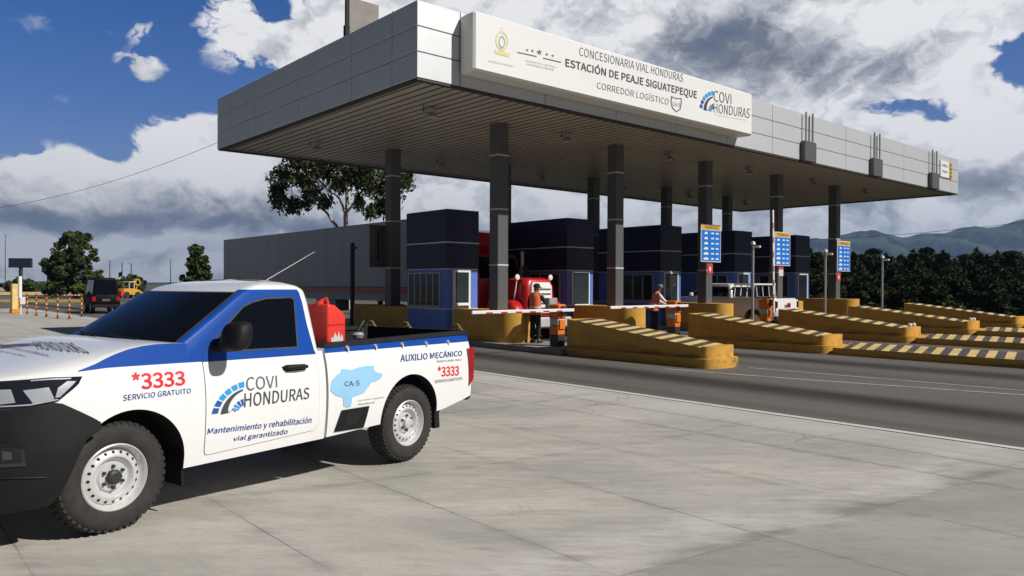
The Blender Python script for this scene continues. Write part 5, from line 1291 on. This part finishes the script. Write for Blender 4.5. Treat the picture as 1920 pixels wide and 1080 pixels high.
    for s, (el, wr) in zip((1, -1), arms):
        a = sp(1.35, 0, s*.165); skin_mesh('sleeve', {'a': (a, .078), 'b': (V(el), .056), 'c': (V(el)+(V(wr)-V(el))*.9, .042)}, [('a', 'b'), ('b', 'c')], sleeve, t)
    ln = {'p': (V((0, 0, .92)), .135)}; le = []
    for s, (kn, an) in zip((1, -1), legs):
        q = str(s); ln['h'+q] = (V((0, s*.085, .86)), .10); ln['k'+q] = (V(kn), .078); ln['a'+q] = (V(an)+V((0, 0, .03)), .062); le += [('p', 'h'+q), ('h'+q, 'k'+q), ('k'+q, 'a'+q)]
    skin_mesh('trousers', ln, le, 'cloth_dark', t)
    for s, (kn, an) in zip((1, -1), legs):
        mb = MB(); bm = bmesh.new(); bmesh.ops.create_uvsphere(bm, u_segments=12, v_segments=8, radius=1)
        for v in bm.verts: v.co = V((an[0]+.06+v.co.x*.14, an[1]+v.co.y*.05, max(0, .045+v.co.z*.055)))
        mb.bm(bm); bm.free(); mb.build('shoe', 'hair', t)
    c = sp(1.60, .028)
    mb = MB(); mb.lathe([(.098, -.035), (.102, 0), (.095, .04), (.06, .078), (0, .088)], c=c, n=18); mb.add([(c.x+.06, -.075, c.z-.02), (c.x+.06, .075, c.z-.02), (c.x+.20, .05, c.z-.045), (c.x+.20, -.05, c.z-.045), (c.x+.06, -.075, c.z-.028), (c.x+.06, .075, c.z-.028), (c.x+.20, .05, c.z-.053), (c.x+.20, -.05, c.z-.053)], [(0, 1, 2, 3), (7, 6, 5, 4), (0, 4, 5, 1), (1, 5, 6, 2), (2, 6, 7, 3), (3, 7, 4, 0)])
    mb.build('cap', capcol, t, 50)
    return t
make_person('person in orange vest, dark cap and dark trousers standing at the reader post', (14.36, 15.60, .15), R_(8), .06,
            (((.02, .25, 1.08), (.10, .22, .86)), ((.16, -.25, 1.12), (.38, -.20, 1.10))),
            (((.02, .10, .48), (-.02, .11, .085)), ((.04, -.09, .48), (.03, -.10, .085))), 'vest', 'cloth_dark', 'toll workers in vests', h=.985)
make_person('person in coral vest and white sleeves leaning towards the second barrier gate', (18.98, 15.15, .15+road_z(19)), R_(-38), .24,
            (((.24, .22, 1.10), (.46, .13, .99)), ((.26, -.24, 1.14), (.48, -.16, 1.02))),
            (((.0, .10, .48), (-.06, .11, .085)), ((.05, -.09, .48), (.02, -.10, .085))), 'vest_pink', 'cloth_white', 'toll workers in vests', 'mid_ink', h=.97)

# ---------------------------------------------------------------- roadside posts on the left
b0 = None
bl_ = ['first from the yellow post', 'second from the yellow post', 'third from the yellow post', 'third from the dark van', 'second from the dark van', 'next to the dark van']
for k, (px, py) in enumerate(((51, 589), (68, 592), (87, 594), (108, 597), (130, 598), (153, 594))):
    p = atz(px, py, 0); lab = 'orange and black striped delineator post, %s' % bl_[k]
    if b0 is None:
        b0 = thing('delineator_post', lab, 'bollard', p, 0, 'striped delineator posts along the lane')
        mb = MB(); hs = [0, .04]+[.04+1.12*j/9 for j in range(1, 10)]
        mb.lathe([(.11, 0), (.10, .03), (.038, .04)]+[(.038, z) for z in hs[2:]]+[(.03, 1.19), (0, 1.2)], n=10, mi=[1, 1]+[0 if j % 2 else 1 for j in range(9)]+[0, 0, 0][:2])
        mb.build('post', ['orange', 'orange_d'], b0, 40)
        mb = MB(); mb.lathe([(.041, .62), (.042, .70)], n=10); mb.build('reflector', 'yellow_lt', b0)
    else: dup(b0, p, 0, lab)
p = atz(27, 587, 0); yp = thing('height_post', 'yellow square post with orange base left of the striped posts', 'post', p, R_(10))
mb = MB(); mb.box((-.17, -.17, .22), (.17, .17, 1.72), 0, .02); mb.build('post', 'yellow_lt', yp)
mb = MB(); mb.box((-.2, -.2, 0), (.2, .2, .22), 0, .02); mb.box((.12, -.175, .22), (.175, .175, 1.72)); mb.build('base', 'orange', yp)
p = atz(39, 589, 0); wpz = thing('meter_post', 'white post with a small white meter box next to the yellow post', 'post', p, 0)
mb = MB(); mb.tube([(0, 0, 0), (0, 0, .9)], .035); mb.tube([(-.04, 0, .9), (-.04, 0, 2.15)], .10); mb.build('post', 'white', wpz)
mb = MB(); mb.box((-.06, -.12, .55), (.26, .08, .98), 0, .015); mb.build('box', 'wall_white', wpz)
# safety chain
p0, p1 = atz(117, 595, 0), atz(150, 595, 0)
mb = MB(); n = 10
for k in range(n):
    a = p0+(p1-p0)*k/n; b = p0+(p1-p0)*(k+1)/n; mb.tube([(a.x, a.y, 1.14), (b.x, b.y, 1.14)], .04, 6, mi=k % 2)
tag(mb.build('barrier_bar', ['placard', 'wall_white']), 'red and white bar between the last two striped posts', 'barrier')
mb = MB()
for k in range(14):
    p = atz(-60+26*k, 553, 0); mb.box((p.x-.3, p.y-.3, 0), (p.x+.3, p.y+.3, .5), 0, .05)
p0, p1 = atz(-200, 553, 0), atz(330, 553, 0); d_ = (p1-p0).normalized(); n_ = Vector((-d_.y, d_.x, 0))*.4
mb = MB(); vs = []
for q in (p0, p1):
    for s in (-1, 1): vs += [(q.x+n_.x*s, q.y+n_.y*s, 0), (q.x+n_.x*s, q.y+n_.y*s, .45)]
mb.add(vs, [(0, 1, 5, 4), (2, 6, 7, 3), (1, 3, 7, 5), (0, 2, 3, 1), (4, 5, 7, 6)]); tag(mb.build('kerb_wall', 'yellow_lt', None, 0), 'low pale yellow kerb across the far side of the road', 'kerb')
# billboards
for px0, px1, py0, py1, dist, lab in ((17, 60, 484, 502, 190, 'dark billboard on a single pole at far left'), (79, 103, 495, 511, 210, 'dark billboard partly hidden by the big round tree')):
    a = atd(px0, py0, dist); b = atd(px1, py1, dist); c = (a+b)/2
    t = thing('billboard', lab, 'billboard', (c.x, c.y, 0), R_(-41), 'billboards across the road'); w = (b-a).length*.92
    w = (px1-px0)/FPX*dist
    mb = MB(); mb.box((-w/2, -.3, b.z), (w/2, .3, a.z), 0, .05); mb.build('board', 'billboard', t)
    mb = MB(); mb.tube([(0, .1, 0), (0, .1, b.z)], .45, 10); mb.build('pole', 'billboard', t)
for px, py, dist, h, lab in ((10, 440, 230, 0, 'leftmost thin street light pole at the far roadside'), (158, 495, 120, 0, 'slim pale pole standing at the edge of the big round tree'), (206, 488, 160, 0, 'thin street light pole behind the dark van'),
                        (229, 492, 170, 0, 'pole with a small flag behind the yellow machine'), (246, 494, 150, 0, 'thin dark pole over the yellow machine'), (320, 487, 200, 0, 'thin pole left of the small dark tree')):
    a = atd(px, py, dist); t = thing('street_light', lab, 'pole', (a.x, a.y, -.14), R_(50), 'thin poles along the far road')
    m_ = 'grey_post' if px == 158 else 'dark_metal'
    mb = MB(); mb.tube([(0, 0, 0), (0, 0, a.z+.14)], [.14, .08], 6); mb.build('pole', m_, t)
    mb = MB()
    if px == 229: mb.add([(0, 0, a.z*.72), (.2, .9, a.z*.66), (.15, .9, a.z*.50), (0, 0, a.z*.56)], [(0, 1, 2, 3)]); mb.add([(0.02, 0, a.z*.72), (.22, .9, a.z*.66), (.17, .9, a.z*.50), (.02, 0, a.z*.56)], [(3, 2, 1, 0)]); mb.build('flag', 'billboard', t, 0)
    else: mb.tube([(0, 0, a.z), (0, .4, a.z+.2)], .05, 6); mb.box((-.08, .3, a.z+.15), (.08, .7, a.z+.25), 0, .03); mb.build('lamp_head', 'grey_post', t)
a = atd(-40, 529, 185); b = atd(15, 552, 185)
hs = thing('white_house', 'low white building at the far left edge', 'building', (a.x, a.y, -.14), R_(-41)); w = 55/FPX*185
mb = MB(); mb.box((0, 0, 0), (w, 6, a.z-.3)); mb.build('wall', 'wall_white', hs, 0)
mb = MB(); mb.box((-.3, -.3, a.z-.297), (w+.3, 6.3, a.z)); mb.build('roof', 'mid_ink', hs, 0)
for k in range(2): mb = MB(); mb.box((w*.3+2.4*k, -.03, .9), (w*.3+1.3+2.4*k, .02, 2.)); mb.build('window', 'glass', hs, 0)
a = atd(28, 541, 175); w = 92/FPX*175
bw = thing('brown_wall', 'low brown boundary wall below the big round tree', 'wall', (a.x, a.y, -.14), R_(-41))
mb = MB(); mb.box((0, 0, 0), (w, .3, a.z)); mb.build('wall', 'wall_brown', bw, 0)
mb = MB(); mb.box((-.05, -.05, a.z+.002), (w+.05, .35, a.z+.15)); mb.build('coping', 'isl', bw, 0)

# ---------------------------------------------------------------- trees
def leaves(name, clumps, m, parent, seed, size, aspect=1.6, droop=0., flat=.0):
    """clumps: (centre, radius xyz, count) - leaf sized faces scattered through each clump's volume"""
    r = random.Random(seed); vs = []; fs_ = []
    for c, rad, cnt in clumps:
        for _ in range(cnt):
            while True:
                q = Vector((r.uniform(-1, 1), r.uniform(-1, 1), r.uniform(-1, 1)))
                if .02 < q.length < 1 and r.random() < .35+.65*q.length: break
            p = Vector((c[0]+q.x*rad[0], c[1]+q.y*rad[1], c[2]+q.z*rad[2]))
            s = size*r.uniform(.55, 1.35)
            u = Vector((r.gauss(0, 1), r.gauss(0, 1), r.gauss(0, 1)-droop)).normalized(); w = u.cross(Vector((r.gauss(0, 1), r.gauss(0, 1), r.gauss(0, 1)+flat))).normalized()
            u = u*s*aspect*.5; w = w*s*.5; o = len(vs)
            vs += [(p-u)[:], (p+w*.9-u*.1)[:], (p+u)[:], (p-w*.9-u*.1)[:]]; fs_.append((o, o+1, o+2, o+3))
    me = bpy.data.meshes.new(name); me.from_pydata(vs, [], fs_); me.materials.append(M[m]); me.update()
    return link(name, me, parent)
def limb(mb, a, b, r0, r1, seed, n=5, sag=.08):
    r = random.Random(seed); a, b = Vector(a), Vector(b); L = (b-a).length; pts = []
    for k in range(n+1):
        f = k/n; p = a+(b-a)*f; w = sag*L*math.sin(math.pi*f); pts.append(p+Vector((r.uniform(-1, 1), r.uniform(-1, 1), r.uniform(-.6, .6)))*w)
    mb.tube(pts, [r0+(r1-r0)*k/n for k in range(n+1)], 7); return pts
# eucalyptus behind the trailer
D_E = 52.0
pe = atd(650, 430, D_E); pe.z = -.14
eu = thing('eucalyptus_tree', 'tall open crowned eucalyptus with pale limbs rising behind the grey trailer', 'tree', pe, 0)
def le(px, py, dd=0): p = atd(px, py, D_E+dd)-pe; return Vector((p.x, p.y, p.z))
mb = MB(); base = Vector((0, 0, 0)); fk = le(647, 420); limb(mb, base, le(648, 400), .28, .15, 1, 6, .01)
L_ = [(le(648, 400), le(652, 352, 1), .15, .11), (le(652, 352, 1), le(668, 300, 1), .1, .06), (le(668, 300, 1), le(690, 230, 1), .06, .03), (le(648, 400), le(636, 372, -1), .10, .07), (le(636, 372, -1), le(600, 345, -2), .07, .04), (le(600, 345, -2), le(560, 320, -2), .04, .02),
      (le(648, 402), le(672, 365, -1), .09, .06), (le(672, 365, -1), le(715, 340, -1), .06, .03), (base+Vector((-.6, .5, 2.2)), le(632, 425, 1.5), .13, .12), (le(632, 425, 1.5), le(612, 398, 1.5), .12, .09), (le(612, 398, 1.5), le(585, 376, 1.5), .09, .06), (le(585, 376, 1.5), le(545, 362, 2), .05, .02), (le(652, 352, 1), le(630, 290, 0), .07, .04), (le(630, 290), le(600, 240), .04, .02), (le(715, 340, -1), le(750, 320), .03, .02), (le(652, 360), le(700, 300, -2), .06, .03)]
for k, (a, b, r0, r1) in enumerate(L_): limb(mb, a, b, r0, r1, 20+k, 4, .05)
mb.build('trunk', 'bark_pale', eu, 60)
rr = random.Random(5); cl = []
for px, py, w, h in ((540, 330, 26, 20), (520, 355, 18, 14), (565, 300, 34, 18), (560, 345, 26, 22), (600, 320, 32, 22), (590, 355, 22, 14), (630, 305, 34, 22), (640, 340, 18, 14), (662, 330, 26, 26), (690, 318, 30, 24), (700, 350, 22, 20), (722, 335, 22, 26), (742, 310, 24, 22), (760, 335, 10, 20), (715, 385, 7, 14), (694, 395, 7, 14), (735, 370, 12, 18), (548, 385, 12, 8), (522, 378, 10, 8), (575, 380, 9, 8), (610, 375, 12, 8), (675, 380, 8, 10), (590, 280, 60, 14), (650, 270, 60, 30), (710, 270, 50, 30), (640, 225, 55, 30), (700, 225, 40, 25), (600, 250, 50, 25), (757, 300, 16, 16)):
    for _ in range(3):
        c = le(px+rr.uniform(-.5, .5)*w, py+rr.uniform(-.5, .5)*h, rr.uniform(-2.2, 2.2)); s = D_E/FPX
        for _k in range(int(5+w*h*.012)):
            g = Vector((rr.gauss(0, .42)*w*s, rr.gauss(0, .42)*w*s, rr.gauss(0, .42)*h*s)); q = rr.uniform(.22, .5)
            cl.append((c+g, (q, q, q*1.25), int(9+q*22)))
leaves('crown', cl, 'leaf_euc', eu, 3, .15, 2.6, .9)
# trees on the left
def round_tree(name, label, px, py_base, dist, px_l, px_r, py_top, shape, m, seed, dens=1., leaf=.34, trunk_top=.45, group=None):
    p = atd(px, 545, dist); p.z = -.14
    t = thing(name, label, 'tree', p, 0, group); s = dist/FPX; H = atd(px, py_top, dist).z+.14; W_ = (px_r-px_l)*s/2; off = ((px_l+px_r)/2-px)*s
    r = random.Random(seed); cl = []; mb = MB(); limb(mb, (0, 0, 0), (0, 0, H*.8), W_*.09+.08, .05, seed, 7, .02); N = 80
    for k in range(N):
        z = r.uniform(.12, 1.0) if shape != 'umbrella' else r.uniform(.5, 1.)
        prof = interp(z, {'cone': [(0, .55), (.15, .8), (.3, .9), (.55, .72), (.8, .42), (1, .1)], 'dome': [(0, .3), (.15, .55), (.35, .92), (.55, 1.), (.75, .82), (.9, .5), (1, .22)], 'umbrella': [(0, .2), (.5, .8), (.75, 1.), (1., .3)]}[shape])
        a = r.uniform(0, 2*math.pi); rad = W_*prof*(r.random()**.5); c = Vector((math.cos(a)*rad*VR.x+math.sin(a)*rad*VW.x+off*VR.x*z, math.cos(a)*rad*VR.y+math.sin(a)*rad*VW.y+off*VR.y*z, H*z*.95))
        
        for _k in range(4):
            q = W_*r.uniform(.08, .20); cl.append((c+Vector((r.gauss(0, .13)*W_, r.gauss(0, .13)*W_, r.gauss(0, .10)*W_)), (q, q, q*.75), int(42*dens)))
        if k % 4 == 0: limb(mb, (0, 0, c.z*.7), c, .06*W_/3+.02, .02, seed+k, 4, .05)
    mb.build('trunk', 'bark', t, 60); leaves('crown', cl, m, t, seed, leaf, 1.4); return t
round_tree('broadleaf_tree', 'big dense rounded tree at left beyond the striped posts', 143, 570, 95, 98, 186, 424, 'dome', 'leaf', 11, 1.9, .27)
round_tree('broadleaf_tree', 'small dark tree with ragged top left of the grey trailer', 370, 560, 110, 342, 398, 457, 'cone', 'leaf', 12, .8, .36)
round_tree('shrub', 'yellow green bush at the foot of the big round tree', 152, 570, 90, 132, 168, 534, 'dome', 'leaf_lt', 13, .6, .22)
round_tree('shrub', 'dark hedge bush beside the far left billboard pole', 42, 560, 170, 15, 68, 527, 'dome', 'leaf', 14, .7, .4)
round_tree('shrub', 'green bush right of the dark van', 213, 560, 130, 196, 232, 528, 'dome', 'leaf_lt', 15, .6, .3)
round_tree('broadleaf_tree', 'dark bushy tree behind the yellow machine', 243, 560, 140, 226, 272, 518, 'dome', 'leaf', 16, .8, .35)
round_tree('shrub', 'dark bush between the brown wall and the big round tree', 106, 560, 110, 80, 130, 525, 'dome', 'leaf', 17, .8, .3)
# pine wood on the right: a few shapes, each tree a copy of its own
def pine(seed, H, W_):
    r = random.Random(seed); t = thing('pine_tree', 'pine', 'tree', (0, 0, 0), 0, 'pine trees behind the toll lanes')
    mb = MB(); limb(mb, (0, 0, 0), (0, 0, H*.97), .16, .03, seed, 6, .012); cl = []
    z = H*.16
    while z < H*.98:
        f = z/H; wr = W_*interp(f, [(0, .7), (.25, 1.), (.55, .82), (.85, .42), (1, .08)])*r.uniform(.7, 1.2); n = 6 if f < .8 else 4
        for k in range(n):
            a = r.uniform(0, 6.283); e = wr*r.uniform(.6, 1.1); b = Vector((math.cos(a)*e, math.sin(a)*e, z+r.uniform(-.1, .35)*e*.5)); limb(mb, (0, 0, z-.1), b, .035, .012, seed+k, 3, .05)
            for g in (.45, .75, 1.): q = W_*.20*r.uniform(.7, 1.2); cl.append((Vector((b.x*g, b.y*g, z+(b.z-z)*g)), (q, q, q*.62), 34))
        z += H*r.uniform(.055, .085)
    cl.append((Vector((0, 0, H*.98)), (.18, .18, .35), 40))
    mb.build('trunk', 'bark', t, 60); leaves('crown', cl, 'leaf_pine', t, seed, .17, 3.2, -.3); return t
protos = [pine(31+k, 7.4, 1.9+.2*(k % 3)) for k in range(4)]; used = [False]*4
tops = [(1490, 470), (1520, 474), (1536, 482), (1562, 476), (1600, 480), (1625, 474), (1640, 476), (1660, 482), (1690, 480), (1712, 477), (1735, 474), (1747, 471), (1768, 478), (1790, 492), (1812, 482), (1830, 475), (1850, 476), (1870, 472), (1893, 480), (1912, 487), (1945, 478), (1980, 470)]
spots = []
r = random.Random(77)
for k, (px, py) in enumerate(tops): spots.append((px, py+r.uniform(-7, 5), r.uniform(66, 84)))
for k in range(34): spots.append((1470+k*15.5+r.uniform(-6, 6), r.uniform(498, 524), r.uniform(54, 64)))
for k in range(20): spots.append((1480+k*26+r.uniform(-8, 8), r.uniform(518, 545), r.uniform(47, 52)))
for k in range(7): spots.append((1085+k*55+r.uniform(-8, 8), r.uniform(505, 520), r.uniform(90, 110)))
where = lambda px: 'right of the frame edge' if px > 1920 else ''
rows_ = {0: 'back', 1: 'middle', 2: 'front'}
def pine_label(k, px, dist):
    row = 'tall back row' if dist > 65 and dist < 89 else 'middle row' if dist > 53 and dist < 65 else 'low front row' if dist < 53 else 'distant group'
    if px < 1450: return 'dark pine of the distant group glimpsed between the booths'
    zone = 'left of the last column' if px < 1575 else 'between last column and lone camera pole' if px < 1660 else 'just right of the lone camera pole' if px < 1760 else 'towards the right edge under the low saddle' if px < 1850 else 'at the right edge under the high ridge'
    return 'pine of the %s, %s' % (row, zone)
for k, (px, py, dist) in enumerate(spots):
    p = atd(px, 545, dist); ztop = atd(px, py, dist).z; zb = -2.3 if dist < 89 else -2.3; j = k % 4; sc = (ztop-zb)/7.4
    sx = sc*r.uniform(.85, 1.15) if dist > 53 else sc*1.25; lab = pine_label(k, px, dist)
    if not used[j]: t = protos[j]; used[j] = True; t.location = (p.x, p.y, zb); t.scale = (sx, sx, sc); t['label'] = lab
    else: t = dup(protos[j], (p.x, p.y, zb), r.uniform(0, 6.28), lab, (sx, sx, sc))
def bush(label, px, py_top, dist, wpx, m, seed, zb=-2.3):
    p = atd(px, 545, dist); r = random.Random(seed); zt_ = atd(px, py_top, dist).z; H = zt_-zb; W_ = wpx*dist/FPX/2
    t = thing('shrub', label, 'shrub', (p.x, p.y, zb), 0, 'shrubs beyond the far lane'); cl = []; mb = MB()
    for k in range(16):
        a = r.uniform(0, 6.283); e = W_*r.random()**.5; c = Vector((math.cos(a)*e, math.sin(a)*e, H*r.uniform(.25, .92)*(1-.35*e/W_))); q = W_*r.uniform(.25, .4); cl.append((c, (q, q, q*.8), 60)); limb(mb, (0, 0, 0), c, .04, .012, seed+k, 3)
    mb.build('stem', 'bark', t, 60); leaves('foliage', cl, m, t, seed, .17, 1.7); return t
bush('olive green tall shrub in front of the pines, right of the lone camera pole', 1786, 527, 46, 62, 'leaf_lt', 61)
bush('light green shrub low at the right edge over the striped kerbs', 1890, 578, 44, 70, 'leaf_lt', 62)
bush('dark olive shrub behind the last ramp left of the tall shrub', 1715, 556, 45, 70, 'leaf', 63)
bush('dark shrub at the right frame edge above the light green one', 1915, 540, 47, 60, 'leaf', 64)
bush('small dark shrub right of the farthest booth', 1532, 562, 45, 30, 'leaf', 65)
bush('low dark green shrub just above the farthest ramp', 1835, 585, 43.5, 60, 'leaf', 66)

# ---------------------------------------------------------------- hills
def ridge(name, prof, dist, m, depth, seed):
    r = random.Random(seed); nx = 140; vs = []; ny = 14; ext = [(-2200, 520), (-900, 505), (-300, 515), (200, 522), (700, 520)]
    pr = prof; x0, x1 = pr[0][0], pr[-1][0]; ph = [(r.uniform(.01, .05), r.uniform(0, 6), r.uniform(.5, 2.2)) for _ in range(8)]
    for i in range(nx+1):
        px = x0+(x1-x0)*i/nx; py = interp(px, pr)+sum(a*math.sin(px*f+p) for f, p, a in ph)*.5
        c = atd(px, 541, dist); top = max(5, atd(px, py, dist).z); dv = Vector((c.x, c.y, 0)).normalized()
        for j in range(ny+1):
            f = j/ny; z = top*(math.sin(f*math.pi/2)**1.3) if j < ny else top; dd = -depth*(1-f); w = depth*.10*math.sin(px*.045+j*1.7)+depth*.06*math.sin(px*.11-j*2.3)
            q = c+dv*(dd+w*(1-f)*f*3); vs.append((q.x, q.y, -3 if j == 0 else z*(1+.08*math.sin(px*.06+j)*f*(1-f)*3)))
    fs_ = [(i*(ny+1)+j, (i+1)*(ny+1)+j, (i+1)*(ny+1)+j+1, i*(ny+1)+j+1) for i in range(nx) for j in range(ny)]
    me = bpy.data.meshes.new(name); me.from_pydata(vs, [], fs_); me.materials.append(M[m]); finish(me, 180); return tag(link(name, me), kind='structure')
M['forest'] = mat('forested slope', (.030, .048, .026), .9, var=.5, scale=.012, dirt=((.07, .075, .04), .58, .6), spec=.12)
ridge('mountains', [(1200, 500), (1350, 480), (1490, 455), (1530, 446), (1570, 444), (1610, 440), (1640, 433), (1662, 435), (1690, 447), (1712, 446), (1740, 441), (1775, 439), (1800, 430), (1826, 427), (1850, 429), (1872, 427), (1895, 419), (1920, 411), (2000, 395), (2150, 400), (2400, 430), (2800, 480)], 4200, 'forest', 1300, 4)
ridge('foothills', [(1380, 540), (1500, 505), (1600, 492), (1700, 486), (1800, 484), (1900, 478), (2000, 470), (2200, 480), (2500, 530)], 1500, 'forest', 500, 9)
ridge('mountains', [(-1500, 530), (-700, 520), (-200, 527), (200, 530), (500, 528), (900, 526), (1250, 524), (1500, 530)], 3800, 'forest', 900, 14)

# ---------------------------------------------------------------- overhead lines
def wire(label, a, b, sag, rad, n=24):
    mb = MB(); mb.tube([a+(b-a)*k/n-Vector((0, 0, sag*4*(k/n)*(1-k/n))) for k in range(n+1)], rad, 5); tag(mb.build('power_line', 'cable'), label, 'power line', 'overhead power lines')
wire('thin power line sagging across the clouds at left of the canopy', atd(-120, 402, 48), atd(470, 240, 40), .9, .012)
wire('upper power line in front of the mountains at right', atd(1400, 452, 75), atd(2050, 400, 60), .5, .018)
wire('lower power line against the mountain foot at right', atd(1400, 492, 75), atd(2050, 460, 60), .4, .018)

# ---------------------------------------------------------------- air between here and the hills
mb = MB(); mb.box((-6500, -1200, -6.0), (9000, 9500, 520)); hz = tag(mb.build('haze', [], None, 0), kind='stuff')
hm = bpy.data.materials.new('haze'); hm.use_nodes = True; nt = hm.node_tree; nt.nodes.clear()
v = nt.nodes.new('ShaderNodeVolumePrincipled'); v.inputs['Color'].default_value = (.42, .62, 1.0, 1); v.inputs['Density'].default_value = 0.00013; v.inputs['Anisotropy'].default_value = .2
o = nt.nodes.new('ShaderNodeOutputMaterial'); nt.links.new(v.outputs[0], o.inputs['Volume']); hz.data.materials.append(hm)
